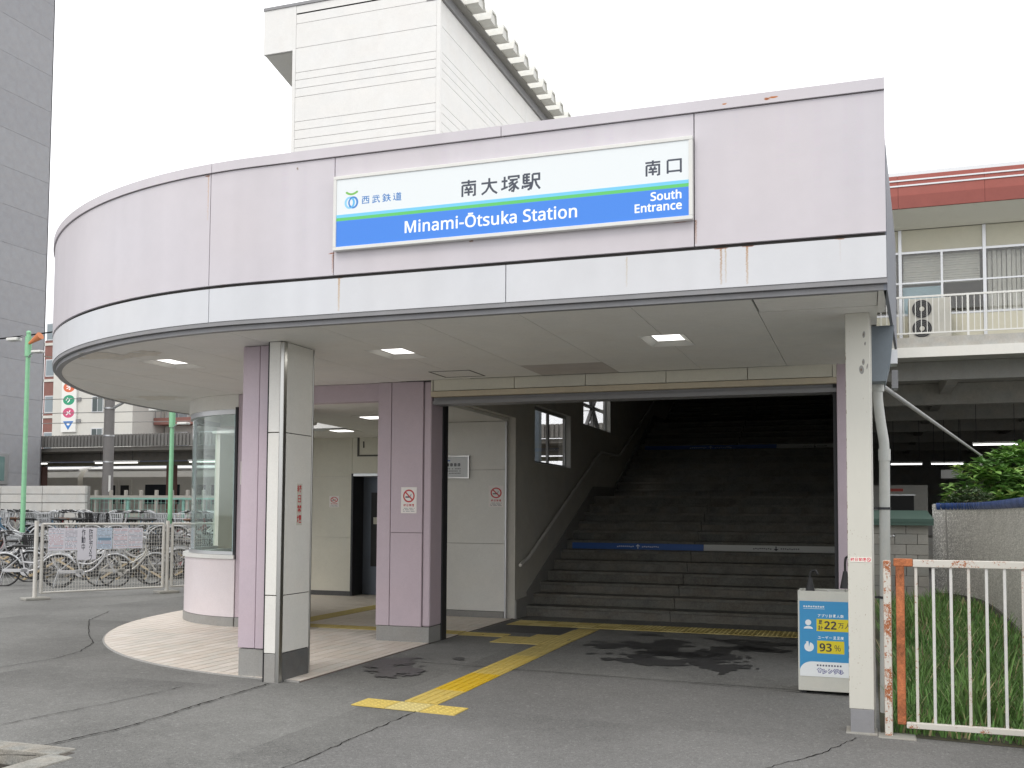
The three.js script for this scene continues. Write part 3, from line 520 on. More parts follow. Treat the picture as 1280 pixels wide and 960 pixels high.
// ---------------------------------------------------------------- ticket booth with curved glass
{
  const cx = -8.18, cz = -13.9, a = 1.74, b = 1.97;
  const arc = (off, t0 = 90, t1 = 178, n = 48) => { const o = []; for (let i = 0; i <= n; i++) { const t = (t0 + (t1 - t0) * i / n) * RAD, nx = Math.cos(t) / a, nz = Math.sin(t) / b, l = Math.hypot(nx, nz); o.push([cx + a * Math.cos(t) + nx / l * off, cz + b * Math.sin(t) + nz / l * off]); } return o; };
  const ring = (o1, o0, y0, y1, t0, t1) => prism([...arc(o1, t0, t1), ...arc(o0, t0, t1).reverse()], y0, y1, .5);
  const k = thing('ticket_booth', 'curved glass fronted ticket booth with pale lower wall under the canopy', 'booth', [cx, 0.012, cz]);
  part(k, 'plinth', ring(.03, -.12, .0, .135), M.plinth);
  part(k, 'lower_wall', [ring(.02, -.1, .14, .925)], M.boothWhite);
  part(k, 'sill', ring(.05, -.3, .93, .985), M.white);
  part(k, 'glass_rail', ring(-.03, -.10, .987, 1.03), M.alu);
  part(k, 'curved_pane', ring(-.05, -.058, 1.03, 2.93, 91, 150), M.greenGlass);
  part(k, 'curved_pane', ring(-.05, -.058, 1.03, 2.93, 151.4, 177), M.greenGlass);
  part(k, 'mullion', ring(-.03, -.08, 1.03, 2.93, 150, 151.4), M.alu);
  part(k, 'glass_head', ring(-.02, -.10, 2.93, 3.0), M.alu);
  part(k, 'header', ring(.0, -.1, 3.0, 3.198), M.soffit);
  part(k, 'counter', prism([...arc(-.3), [cx, arc(-.3).at(-1)[1]]], .96, .99), weathered([.2, .19, .17], .2, .1, .8, 128, .6));
  part(k, 'end_frame', [bx(cx - .03, cx + .005, .93, 3.02, cz + b - .06, cz + b + .025), bx(cx - .20, cx - .14, 1.03, 2.93, cz + b - .55, cz + b - .5), bx(cx - .05, cx - .01, 1.03, 2.93, cz + b - .9, cz + b - .86)], M.darkMetal);
  part(k, 'inner_frame', [bx(cx - .10, cx - .035, 1.0, 2.95, cz + b - .5, cz + b - .06), bx(cx - .35, cx - .22, 1.0, 2.95, cz + b - 1.0, cz + b - .9)], weathered([.52, .62, .64], .05, .02, 1, 128, .4));
  const E = arc(-.05).at(-1);
  part(k, 'rear_wall', prism([[E[0], E[1]], [cx, E[1]], [cx, E[1] - .06], [E[0], E[1] - .06]], 0, .98), M.boothWhite); part(k, 'rear_pane', prism([[E[0], E[1] - .02], [cx, E[1] - .02], [cx, E[1] - .028], [E[0], E[1] - .028]], .98, 2.95), M.glass); part(k, 'rear_head', prism([[E[0], E[1]], [cx, E[1]], [cx, E[1] - .06], [E[0], E[1] - .06]], 2.95, 3.19), M.soffit);
}
{
  const w = thing('mauve_wall', 'mauve panelled wall between the ticket booth and the lobby opening', 'wall', [-7.7, 0.012, -12.3]);
  part(w, 'panel', bx(-8.172, -7.64, .14, 3.197, -12.05, -11.925, .004), M.mauve);
  part(w, 'panel', bx(-7.632, -7.1, .14, 3.197, -12.05, -11.925, .004), M.mauve);
  part(w, 'plinth', bx(-8.172, -7.1, .0, .136, -12.05, -11.915, .004), M.plinth);
  part(w, 'return_panel', bx(-8.2, -8.12, .0, .98, -13.8, -12.053), M.cream); part(w, 'return_pane', bx(-8.166, -8.158, .98, 2.95, -13.8, -12.053), M.glass); part(w, 'return_head', bx(-8.2, -8.12, 2.95, 3.197, -13.8, -12.053), M.cream);
}
noSmoking(-8.12, -7.91, 1.95, 2.27, -11.925, 'white no smoking notice beside the curved booth glass');
solid('lobby_beam', [bx(-7.098, -5.738, 2.972, 3.197, -11.52, -11.38, .005)], M.mauve, 'mauve beam above the lobby opening between booth wall and inner pillar', 'beam');

// ---------------------------------------------------------------- lobby walls, lift
{
  const w = thing('white_wall', 'pale tiled wall with framed direction sign beside the staircase', 'wall', [-6.2, 0.0, -14.5]);
  const cols = [-7.2, -6.16, -5.12], rows = [.105, 1.12, 2.235, 2.97];
  for (let i = 0; i < 2; i++) for (let j = 0; j < 3; j++) part(w, 'panel', bx(cols[i] + .003, cols[i + 1] - (i === 1 ? .028 : .003), rows[j] + .003, rows[j + 1] - .003, -14.46, -14.4), M.offwhite);
  part(w, 'backing', bx(-7.19, -5.13, 0, 4.3, -14.6, -14.462), M.concrete);
  part(w, 'plinth', bx(-7.2, -5.15, -.01, .1, -14.46, -14.385), M.plinth);
  part(w, 'corner_trim', bx(-5.147, -5.118, -.01, 2.97, -14.46, -14.392, .008), M.alu);
}
noSmoking(-5.405, -5.165, 1.67, 1.995, -14.4, 'white no smoking notice at the edge of the pale wall by the stairs');
{
  const x0 = -6.5, x1 = -5.715, y0 = 2.105, y1 = 2.455, t = canvasTex(512, 256, (x, w, h) => {
    x.fillStyle = '#d9dde0'; x.fillRect(0, 0, w, h); x.fillStyle = '#4a76b8'; x.fillRect(180, 40, 130, 16); x.fillStyle = '#333a44'; const r = rngOf(3);
    for (let i = 0; i < 9; i++) { x.lineWidth = 7; x.strokeStyle = '#333a44'; const X = 60 + i * 42; x.strokeRect(X + 4, 84, 22 - 6 * r(), 30); x.fillRect(X, 96, 30, 6); x.fillRect(X + 13, 78, 6, 42); }
    for (let j = 0; j < 3; j++) for (let i = 0; i < 22; i++) if (r() < .85) x.fillRect(60 + i * 17, 146 + j * 28, 12, 9);
  });
  const s = thing('direction_sign', 'framed grey direction sign with small print on the pale wall', 'sign', [-6.1, y0, -14.38]);
  part(s, 'panel', faceUV(bx(x0 + .02, x1 - .02, y0 + .02, y1 - .02, -14.398, -14.365), x0 + .02, x1 - .02, y0 + .02, y1 - .02), new THREE.MeshPhysicalMaterial({ map: t, roughness: .35 }));
  part(s, 'frame', [bx(x0, x1, y1 - .02, y1, -14.398, -14.355), bx(x0, x1, y0, y0 + .02, -14.398, -14.355), bx(x0, x0 + .02, y0 + .02, y1 - .02, -14.398, -14.355), bx(x1 - .02, x1, y0 + .02, y1 - .02, -14.398, -14.355)], M.steel);
}
{
  const w = thing('lobby_back_wall', 'cream wall around the lift door at the back of the lobby', 'wall', [-9.3, 0, -17.1]);
  const dx0 = -9.13, dx1 = -8.0, dt = 2.3;
  part(w, 'panel', bx(-11.0, dx0 - .003, .1, 1.1, -17.1, -17.0), M.cream); part(w, 'panel', bx(-11.0, dx0 - .003, 1.106, 2.235, -17.1, -17.0), M.cream); part(w, 'panel', bx(-11.0, dx0 - .003, 2.241, 3.0, -17.1, -17.0), M.cream);
  part(w, 'panel', bx(dx0 + .003, dx1 - .003, dt, 3.0, -17.1, -17.0), M.cream); part(w, 'panel', bx(dx1 + .003, -7.1, .1, 3.0, -17.1, -17.0), M.cream);
  part(w, 'plinth', [bx(-11.0, dx0, 0, .097, -17.1, -16.99), bx(dx1, -7.23, 0, .097, -17.1, -16.99)], weathered([.08, .08, .08], .2, .1, 1, 128, .6));
  part(w, 'hatch', [bx(-9.02, -8.98, 2.62, 3.0, -17.0, -16.99), bx(-8.98, -8.2, 2.62, 2.65, -17.0, -16.99), bx(-8.9, -8.88, 2.78, 2.9, -17.0, -16.985)], M.seam);
  part(w, 'side_wall', bx(-7.22, -7.1, 0, 3.0, -16.98, -14.61), M.cream);
  part(w, 'side_wall', bx(-11.1, -11.0, 0, 3.0, -17.0, -15.5), M.cream);
  part(w, 'ceiling', [prism([[-11.1, -17.2], [-7.1, -17.2], [-7.1, -14.47], [-5.12, -14.47], [-5.12, -11.84], [-5.75, -11.84], [-5.75, -11.53], [-7.09, -11.53], [-7.09, -12.06], [-8.11, -12.06], [-8.11, -13.82], [-8.2, -15.4], [-11.1, -15.4]], 2.975, 3.02)], M.soffit);
  const l = thing('lift_door', 'grey blue lift door with narrow dark window in the lobby', 'lift door', [-8.56, 0, -17.4]);
  part(l, 'frame', [bx(dx0, dx0 + .04, 0, dt - .002, -17.45, -16.98), bx(dx1 - .04, dx1, 0, dt - .002, -17.45, -16.98)], M.darkMetal); part(l, 'head', bx(dx0 + .04, dx1 - .04, dt - .05, dt - .002, -17.45, -16.98), M.alu);
  const dm = plain([.14, .16, .2], .45, .3);
  for (const [u, v] of [[dx0 + .042, -8.57], [-8.566, dx1 - .042]]) { const d = part(l, 'door_leaf', bx(u, v, 0.012, dt - .052, -17.45, -17.40), dm); part(d, 'window', bx((u + v) / 2 - .09, (u + v) / 2 + .1, .55, 1.95, -17.40, -17.393), M.black); part(d, 'sticker', bx((u + v) / 2 - .04, (u + v) / 2 + .05, 1.35, 1.48, -17.393, -17.39), M.cream); }
  for (const [x, z, s] of [[-8.45, -15.35, 'lit square lamp in the lobby ceiling before the lift'], [-6.8, -13.3, 'lit square lamp in the lobby ceiling behind the inner pillar']]) {
    const o = thing('lobby_lamp', s, 'ceiling lamp', [x, 2.975, z], 'lamps in the lobby ceiling');
    part(o, 'frame', bx(x - .25, x + .25, 2.965, 2.975, z - .25, z + .25), M.white); part(o, 'diffuser', bx(x - .15, x + .15, 2.958, 2.9648, z - .15, z + .15), M.lampGlow);
    const q = new THREE.RectAreaLight(0xfff6e6, 7, .3, .3); q.position.set(0, -.02, 0); q.rotation.x = -Math.PI / 2; q.name = 'lamp_light'; o.add(q);
  }
  solid('smoke_detector', [new THREE.CylinderGeometry(.06, .045, .04, 16).translate(-8.15, 2.955, -13.9)], M.white, 'small round smoke detector on the lobby ceiling', 'detector');
}
noSmoking(-9.6, -9.39, 1.665, 1.88, -17, 'small no smoking notice on the cream wall by the lift');

// ---------------------------------------------------------------- staircase hall
const SX0 = -4.99, SX1 = -.28, RISE = .16, TREAD = .38;
{
  const stairs = thing('staircase', 'broad dark concrete staircase with two landings rising to the concourse', 'staircase', [(SX0 + SX1) / 2, 0, -20]);
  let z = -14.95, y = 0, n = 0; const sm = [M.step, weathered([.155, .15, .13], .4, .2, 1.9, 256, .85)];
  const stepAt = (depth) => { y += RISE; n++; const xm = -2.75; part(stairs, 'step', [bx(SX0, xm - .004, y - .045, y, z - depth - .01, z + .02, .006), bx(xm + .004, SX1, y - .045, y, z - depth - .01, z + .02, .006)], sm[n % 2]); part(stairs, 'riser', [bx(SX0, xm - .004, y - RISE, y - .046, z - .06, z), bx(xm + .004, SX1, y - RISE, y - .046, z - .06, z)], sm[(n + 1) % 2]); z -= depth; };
  const strip = [];
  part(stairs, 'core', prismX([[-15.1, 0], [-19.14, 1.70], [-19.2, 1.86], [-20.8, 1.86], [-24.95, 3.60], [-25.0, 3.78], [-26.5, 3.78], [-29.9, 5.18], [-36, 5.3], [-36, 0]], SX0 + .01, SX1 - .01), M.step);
  for (let k = 1; k <= 12; k++) { if (k === 7) strip.push([y, z]); stepAt(k === 12 ? 1.62 : TREAD); }
  for (let k = 1; k <= 12; k++) { if (k === 8) strip.push([y, z]); stepAt(k === 12 ? 1.5 : TREAD); }
  for (let k = 1; k <= 10; k++) stepAt(k === 10 ? 6 : TREAD);
  strip.forEach(([sy, sz], i) => {
    const t = ['#2f5fa8', '#c9cbc6'].map((c, q) => canvasTex(1024, 64, (x, w, h) => { x.fillStyle = c; x.fillRect(0, 0, w, h); x.fillStyle = q ? '#3a3d42' : '#dfe6ee'; const r = rngOf(8 + q); for (let j = 0; j < 22; j++) if (j < 9 || j > 12) x.fillRect(360 + j * 15, 26 + (r() < .3 ? 4 : 0), 9, 11); x.beginPath(); if (q) { x.moveTo(505, 34); x.lineTo(540, 34); x.lineTo(522, 54); x.rect(518, 8, 8, 28); } else { x.moveTo(505, 30); x.lineTo(540, 30); x.lineTo(522, 8); x.rect(518, 28, 8, 28); } x.fill(); }));
    const xm = i ? -1.9 : -2.6;
    solid('riser_strip', faceUV(bx(SX0 + .1, xm, sy + .008, sy + .112, sz + .001, sz + .007), SX0 + .1, xm, sy + .008, sy + .112), new THREE.MeshPhysicalMaterial({ map: t[0], roughness: .5 }), 'blue keep left strip on a stair riser of the ' + (i ? 'upper' : 'lower') + ' flight', 'strip', 'strips on the stair risers');
    solid('riser_strip', faceUV(bx(xm + .004, SX1 - .05, sy + .008, sy + .112, sz + .001, sz + .007), xm, SX1, sy + .008, sy + .112), new THREE.MeshPhysicalMaterial({ map: t[1], roughness: .5 }), 'white downward strip on a stair riser of the ' + (i ? 'upper' : 'lower') + ' flight', 'strip', 'strips on the stair risers');
  });
}
{
  const h = thing('stair_hall', 'grey walled covered stair hall with two side windows', 'stair hall', [-2.6, 0, -20]);
  const w1 = [[-15.4, 2.38], [-15.4, 3.32], [-17.5, 3.32], [-17.5, 2.38]], w2 = [[-18.35, 3.24], [-18.35, 4.25], [-20.48, 4.25], [-20.48, 3.24]];
  part(h, 'left_wall', prismX([[-14.462, 0], [-14.462, 4.3], [-15.2, 4.6], [-28, 9.6], [-31, 9.6], [-31, 0]], -5.16, -5.0, [w1, w2]), M.hallWall);
  part(h, 'upper_wall', prismX([[-11.7, 3.022], [-11.7, 4.34], [-14.46, 4.34], [-14.46, 3.022]], -5.118, -5.0), M.hallWall);
  part(h, 'right_wall', prismX([[-11.5, 0], [-11.5, 4.34], [-15.2, 4.6], [-28, 9.6], [-31, 9.6], [-31, 0]], -.28, -.1), M.hallWall);
  part(h, 'wall_base', prismX([[-14.464, 0], [-14.464, .27], [-15.0, .3], [-15.0, 0]], -4.999, -4.975), M.plinth);
  const bot = [[-15.0, .0], [-15.0, .34], [-19.0, 2.08], [-20.7, 2.14], [-24.9, 4.0], [-26.4, 4.1], [-29.6, 5.6], [-29.6, 5.2], [-20.7, 1.7], [-19.0, 1.7]];
  part(h, 'stringer', prismX([[-15.0, 0], [-15.0, .36], [-19.05, 2.1], [-20.75, 2.12], [-24.95, 4.03], [-26.5, 4.05], [-30, 5.7], [-30, 3], [-20, 0]], -4.999, -4.985), M.plinth);
  part(h, 'ceiling', [prismX([[-11.6, 4.32], [-15.2, 4.58], [-28, 9.58], [-31.2, 9.58], [-31.2, 9.75], [-28, 9.75], [-15.2, 4.75], [-11.6, 4.349]], -5.31, -.09)], M.hallWall);
  part(h, 'end_wall', bx(-5.3, -.1, 5.4, 9.6, -31.2, -31.02), M.hallWall);
  for (const [q, i] of [[w1, 0], [w2, 1]]) {
    const z0 = q[2][0], z1 = q[0][0], y0 = q[0][1], y1 = q[1][1], zm = (z0 + z1) / 2;
    const w = part(h, 'window', [bx(-5.135, -5.095, y0, y0 + .05, z0, z1), bx(-5.135, -5.095, y1 - .05, y1, z0, z1), bx(-5.135, -5.095, y0 + .05, y1 - .05, z0, z0 + .05), bx(-5.135, -5.095, y0 + .05, y1 - .05, z1 - .05, z1), ...(i ? [] : [bx(-5.135, -5.095, y0 + .05, y1 - .05, zm - .03, zm + .03)])], M.alu);
    part(w, 'pane', bx(-5.118, -5.112, y0 + .05, y1 - .05, z0 + .05, zm - .03), M.glass); part(w, 'pane', bx(-5.118, -5.112, y0 + .05, y1 - .05, zm + .03, z1 - .05), M.glass);
    part(w, 'jamb', [bx(-5.09, -5.003, y0 + .002, y1 - .002, z0 + .002, z0 + .02), bx(-5.09, -5.003, y0 + .002, y0 + .014, z0 + .02, z1 - .01)], M.white);
    if (i) { const g = [], ym = y0 + .5; const zc = -20.02, yc = 3.73; for (const [a, b] of [[[zc - 1.1, yc - .95], [zc + 1.1, yc + .95]], [[zc - 1.1, yc + .95], [zc + 1.1, yc - .95]], [[zc - 1.1, yc], [zc + 1.1, yc]], [[zc, 0], [zc, 5]], [[zc - 1.1, 0], [zc - 1.1, 5]], [[zc + 1.1, 0], [zc + 1.1, 5]]]) g.push(bar([-5.27, a[1], a[0]], [-5.27, b[1], b[0]], .07, .05)); solid('steel_truss', [g], M.grey, 'grey cross braced steel frame outside the upper stair window', 'steel frame'); }
  }
  const r = thing('handrail', 'steel handrail climbing the left wall of the staircase', 'handrail', [-4.93, 0, -19]);
  const X = -4.93, pts = [[X, .80, -14.5], [X, .84, -14.62], [X, .90, -14.9], [X, 2.72, -19.2], [X, 2.78, -19.45], [X, 2.80, -20.9], [X, 2.86, -21.15], [X, 4.55, -25.2], [X, 4.6, -25.5], [X, 4.62, -26.6], [X, 6.0, -29.9]];
  part(r, 'rail', pts.slice(0, -1).map((p, i) => rod(p, pts[i + 1], .026, 10)), plain([.72, .71, .67], .35, .1));
  const br = []; for (const [y, z] of [[.9, -14.95], [1.75, -16.9], [2.6, -18.9], [2.79, -20.4], [3.6, -22.9], [4.45, -24.9]]) br.push(rod([X, y - .02, z], [-5.002, y - .07, z], .009, 6)); parts(r, 'bracket', br, M.steel);
}
{
  const s = thing('shutter_box', 'beige shutter housing above the staircase opening', 'shutter box', [-2.65, 2.9, -11.4]);
  const cuts = [-4.975, -3.93, -3.06, -2.12, -1.22, -.33];
  for (let i = 0; i < 5; i++) part(s, 'cover_panel', bx(cuts[i] + .004, cuts[i + 1] - .004, 3.065, 3.197, -11.5, -11.30), M.cream);
  part(s, 'lower_trim', bx(-5.0, -.29, 2.992, 3.058, -11.5, -11.285, .006), weathered([.55, .48, .36], .08, .04, 1.4, 128, .55)); part(s, 'end_trim', [bx(-5.0, -4.98, 3.06, 3.197, -11.5, -11.29), bx(-.328, -.29, 3.06, 3.197, -11.5, -11.29)], M.cream);
  part(s, 'shutter_rail', [bx(-5.0, -.29, 2.905, 2.95, -11.6, -11.34), bx(-5.0, -.29, 2.952, 2.99, -11.56, -11.38)], M.grey);
  part(s, 'backing', bx(-5.0, -.29, 2.99, 4.33, -11.7, -11.51), M.hallWall);
  const j = thing('mauve_jamb', 'narrow mauve jamb at the right side of the staircase opening', 'jamb', [-.2, 0, -11.4]);
  part(j, 'face', bx(-.29, -.1, -.03, 3.197, -11.48, -11.3, .005), M.mauveDark); part(j, 'guide', bx(-.33, -.292, -.03, 2.99, -11.46, -11.36), M.darkMetal);
}
solid('steel_post', [bx(-6.9, -6.7, 0, 6.4, -21.1, -20.9)], weathered([.22, .27, .32], .1, .03, 1, 128, .5), 'blue grey steel post seen through the lower stair window', 'post');

// ---------------------------------------------------------------- lift tower behind the canopy
{
  const t = thing('lift_tower', 'white panelled lift tower with folded metal roof behind the canopy', 'tower', [-9.5, 0, -18]);
  const x0 = -11.17, x1 = -7.83, zf = -17.95, wall = weathered([.78, .775, .755], .03, .015, 3, 256, .5);
  part(t, 'shaft_core', bx(x0 + .05, x1 - .05, 0, 11.6, -20.4, zf - .05), M.concrete);
  part(t, 'corridor_core', bx(-9.9, x1 - .05, 6.3, 11.6, -26.5, -20.39), M.plinth);
  const ys = [0, 3.2, 6.2, 7.1, 8.04, 8.56, 9.08, 9.26, 9.45, 9.63, 10.15, 10.33, 10.51, 10.67, 11.19, 11.71, 12.1];
  for (let i = 0; i < ys.length - 1; i++) {
    const a = ys[i] + .005, b = ys[i + 1] - .005;
    part(t, 'front_panel', bx(x0 + .08, x1 - .085, a, b, zf - .04, zf), wall);
    if (i > 1 && a < 11.69) part(t, 'side_panel', bx(x1 - .04, x1, a, Math.min(b, 11.7), -23.2, zf - .085), wall);
    if (i > 1 && a < 11.69) part(t, 'side_panel', bx(x1 - .04, x1, a, Math.min(b, 11.7), -26.5, -23.21), wall);
  }
  part(t, 'corner_post', bx(x1 - .08, x1 + .004, 0, 12.1, zf - .08, zf + .004), wall); part(t, 'corner_post', bx(x0, x0 + .075, 0, 12.1, zf - .08, zf + .004), wall);
  part(t, 'west_wall', bx(x0, x0 + .04, 0, 12.1, -20.4, zf - .082), wall);
  // overhang on the far side
  part(t, 'overhang', [bx(-11.87, x0 - .002, 11.16, 12.1, -19.6, zf + .002)], wall); part(t, 'overhang_trim', [bx(-11.88, x1 + .01, 12.1, 12.16, -19.6, zf + .02)], M.grey);
  part(t, 'overhang_bracket', prismX([[-19.5, 11.15], [-18.0, 11.15], [-19.5, 10.8]], -11.85, -11.2), M.offwhite);
  // folded plate roof, its ribs run across so their ends show along the side
  part(t, 'eaves_board', bx(x1 - .3, x1 + .05, 11.71, 11.9, -26.6, zf + .01), M.grey);
  const rib = weathered([.66, .66, .62], .12, .05, .7, 128, .55);
  for (let k = 0; k < 12; k++) { const z = -17.95 - .72 * k; part(t, 'roof_rib', prismX([[z - .05, 11.94], [z - .13, 12.19], [z - .40, 12.19], [z - .5, 11.94], [z - .44, 11.94], [z - .37, 12.14], [z - .16, 12.14], [z - .1, 11.94]], -11.1, x1 + .5), rib); part(t, 'rib_closure', prismX([[z - .11, 11.942], [z - .165, 12.135], [z - .365, 12.135], [z - .43, 11.942]], x1 - .1, x1 + .47), rib); part(t, 'roof_pan', bx(-11.1, x1 + .2, 11.905, 11.935, z - .72, z), M.plinth); }
  part(t, 'dark_vent', bx(x1, x1 + .03, 9.15, 9.6, -24.2, -23.6), M.black);
}
// ---------------------------------------------------------------- right side: gutter, pipe, fence, umbrella stand
{
  const bm = weathered([.20, .235, .265], .12, .05, 1.1, 128, .5), g = thing('rain_gutter', 'blue grey sheet metal rain hopper and white downpipe behind the slim pillar', 'gutter', [.12, -.1, -9.3]);
  part(g, 'hopper', prismZ([[.0, 3.19], [.235, 3.19], [.20, 2.86], [.165, 2.72], [.045, 2.72], [.01, 2.86]], -9.6, -9.05), bm);
  part(g, 'lamp_housing', bx(.205, .265, 2.90, 3.02, -9.5, -9.3), M.alu);
  const pipe = weathered([.45, .46, .43], .12, .06, .8, 128, .5);
  part(g, 'downpipe', [tube([[.105, 2.74, -9.3], [.10, 2.6, -9.3], [.12, 2.4, -9.3], [.145, 2.22, -9.3], [.148, 2.1, -9.3]], .043, 24, 14), rod([.148, 2.12, -9.3], [.13, -.13, -9.3], .045, 14)], pipe);
  part(g, 'pipe_joint', [rod([.148, 2.16, -9.3], [.148, 2.06, -9.3], .051, 14), rod([.104, 2.76, -9.3], [.104, 2.66, -9.3], .051, 14)], pipe);
  part(g, 'pipe_clip', [rod([.142, 1.66, -9.3], [.142, 1.64, -9.3], .053, 12), bx(.04, .14, 1.642, 1.66, -9.31, -9.29), rod([.135, .9, -9.3], [.135, .88, -9.3], .053, 12), bx(.03, .14, .88, .897, -9.31, -9.29)], M.darkMetal);
  part(g, 'bent_plate', bx(.235, .29, 2.78, 2.95, -10.3, -10.1), M.grey);
  part(g, 'wall_bracket', bx(.05, .21, 2.905, 2.935, -9.64, -9.6), bm);
}
solid('drain_pipe', [rod([.15, 2.74, -9.62], [2.3, 2.86, -23.6], .021, 12), rod([2.3, 2.88, -23.6], [2.3, -.05, -23.6], .03, 12)], weathered([.42, .42, .41], .1, .05, .8, 128, .5), 'long sloping grey drain pipe leading to the shrub', 'pipe');
{
  const gy = -.12, z = -8.5, wt = weathered([.66, .66, .63], .12, .08, .6, 128, .5);
  const rustTex = (k, seed) => { const r = rngOf(seed); return texOf(256, (u, v) => { const n = fbm(u, v) + .25 * (N128(u * 128, v * 128) - .5), t = clamp((n - k) * 9), d = .8 + .4 * r(); return [.62 * (1 - t) + .36 * t * d, .60 * (1 - t) + .12 * t * d, .54 * (1 - t) + .045 * t * d]; }, true, .5); };
  const rusty = new THREE.MeshPhysicalMaterial({ map: rustTex(.52, 5), roughness: .8 }), rust = new THREE.MeshPhysicalMaterial({ map: texOf(256, (u, v) => { const n = .35 + 1.3 * fbm(u, v) + .45 * (N128(u * 128, v * 128) - .5); return [.40 * n, .135 * n, .055 * n]; }, true, .6), roughness: .85 });
  const fenceWhite = new THREE.MeshPhysicalMaterial({ map: rustTex(.645, 9), roughness: .55, color: new THREE.Color().setRGB(1, 1, 1) });
  const f = thing('white_fence', 'white barred steel fence with rusty orange end post before the grass', 'fence', [.95, gy, z]);
  part(f, 'post', bx(.112, .172, gy - .01, 1.24, z - .03, z + .03, .012), rusty, 'white post blotched with rust');
  part(f, 'end_bar', bx(.205, .268, -.02, 1.25, z - .02, z + .03, .008), rust, 'end bar rusted orange all over');
  part(f, 'corner_plate', bx(.19, .33, 1.195, 1.256, z - .024, z + .034, .008), rust);
  part(f, 'top_rail', bx(.33, 2.2, 1.192, 1.25, z - .02, z + .03, .006), fenceWhite); part(f, 'bottom_rail', bx(.27, 2.2, -.045, .0, z - .02, z + .03, .006), fenceWhite);
  for (let k = 0; k < 14; k++) { const x = .352 + .1245 * k; if (x > 2.15) break; part(f, 'bar', bx(x - .011, x + .011, -.002, 1.194, z - .006, z + .016, .004), k % 3 ? wt : fenceWhite); }
  part(f, 'far_post', bx(2.2, 2.26, gy - .01, 1.26, z - .03, z + .03, .01), rusty);
  part(f, 'footing', bx(.06, .34, gy - .04, gy + .012, z - .1, z + .1, .012), M.concrete);
}
{
  const x0 = -.62, x1 = -.1, z1 = -9.88, gy = G(-.4, -9.95), y0 = gy + .03, y1 = .882;
  const pt = canvasTex(512, 720, (x, w, h) => {
    x.fillStyle = '#3f97cc'; x.fillRect(0, 0, w, h); x.fillStyle = '#dfe6ea';
    for (let i = 0; i < 9; i++) x.fillRect(36 + i * 22, 44 + (i % 2) * 2, 15, 15); x.fillRect(36, 70, 196, 4);
    glyphs(x, 'アプリ', 164, 122, 32, 34, '#eef3f5', 14); glyphs(x, '計累人数', 270, 122, 32, 34, '#eef3f5', 14);
    x.fillStyle = '#e0cf2e'; x.fillRect(156, 168, 320, 118); glyphs(x, '累', 170, 178, 46, 0, '#3d3a44', 10); glyphs(x, '計', 170, 230, 46, 0, '#3d3a44', 10); x.fillStyle = '#3d3a44'; x.font = 'bold 108px sans-serif'; x.textAlign = 'left'; x.fillText('22', 222, 266); glyphs(x, '万人', 348, 196, 60, 62, '#3d3a44', 9);
    glyphs(x, 'ユーザー', 164, 330, 32, 34, '#eef3f5', 14); glyphs(x, '足足度', 304, 330, 32, 34, '#eef3f5', 14);
    x.fillStyle = '#e0cf2e'; x.fillRect(160, 376, 246, 122); x.fillStyle = '#3d3a44'; x.font = 'bold 108px sans-serif'; x.fillText('93', 178, 478); x.font = '76px sans-serif'; x.fillText('%', 314, 470);
    x.fillStyle = '#eef2f4'; x.beginPath(); x.arc(80, 206, 28, 0, 7); x.fill(); x.beginPath(); x.ellipse(80, 266, 42, 26, 0, Math.PI, 0); x.fill();
    x.beginPath(); x.moveTo(86, 440); x.arc(86, 440, 44, -1.35, 4.6); x.fill(); x.beginPath(); x.moveTo(78, 430); x.arc(78, 430, 44, -2.1, -1.5); x.fill();
    x.beginPath(); x.moveTo(0, 720); x.lineTo(0, 660); x.quadraticCurveTo(20, 586, 110, 578); x.lineTo(512, 578); x.lineTo(512, 720); x.fill();
    x.fillStyle = '#4a4f66'; for (let i = 0; i < 9; i++) x.fillRect(156 + i * 26, 604, 15, 16); for (const c of ['#4a4d8e', '#eef2f4']) glyphs(x, '傘レンタル', 156, 638, 50, 48, c, c[1] === '4' ? 34 : 11);
  });
  const b = thing('umbrella_stand', 'white rental umbrella stand with blue poster beside the slim pillar', 'umbrella stand', [-.36, gy, -10.05]);
  const wm = weathered([.62, .62, .56], .05, .03, .8, 128, .5);
  part(b, 'cabinet', [bx(x0, x1, y0, y1, z1 - .02, z1, .003), bx(x0, x0 + .02, y0, y1, z1 - .36, z1 - .02), bx(x1 - .02, x1, y0, y1, z1 - .36, z1 - .02), bx(x0 + .02, x1 - .02, y0, y1, z1 - .36, z1 - .34), bx(x0 + .02, x1 - .02, y0, y0 + .02, z1 - .34, z1 - .02)], wm);
  part(b, 'rack', [bx(x0 + .02, x1 - .02, y1 - .03, y1 - .015, z1 - .12, z1 - .10), bx(x0 + .02, x1 - .02, y1 - .03, y1 - .015, z1 - .24, z1 - .22), bx(-.37, -.35, y1 - .029, y1 - .016, z1 - .34, z1 - .02)], M.alu);
  part(b, 'foot', [bx(x0 + .03, x0 + .07, gy - .01, y0, z1 - .34, z1 - .03), bx(x1 - .07, x1 - .03, gy - .01, y0, z1 - .34, z1 - .03)], M.darkMetal);
  part(b, 'poster', faceUV(bx(x0 + .015, x1 - .008, .098, .79, z1 + .001, z1 + .004), x0 + .015, x1 - .008, .098, .79), new THREE.MeshPhysicalMaterial({ map: pt, roughness: .4 }));
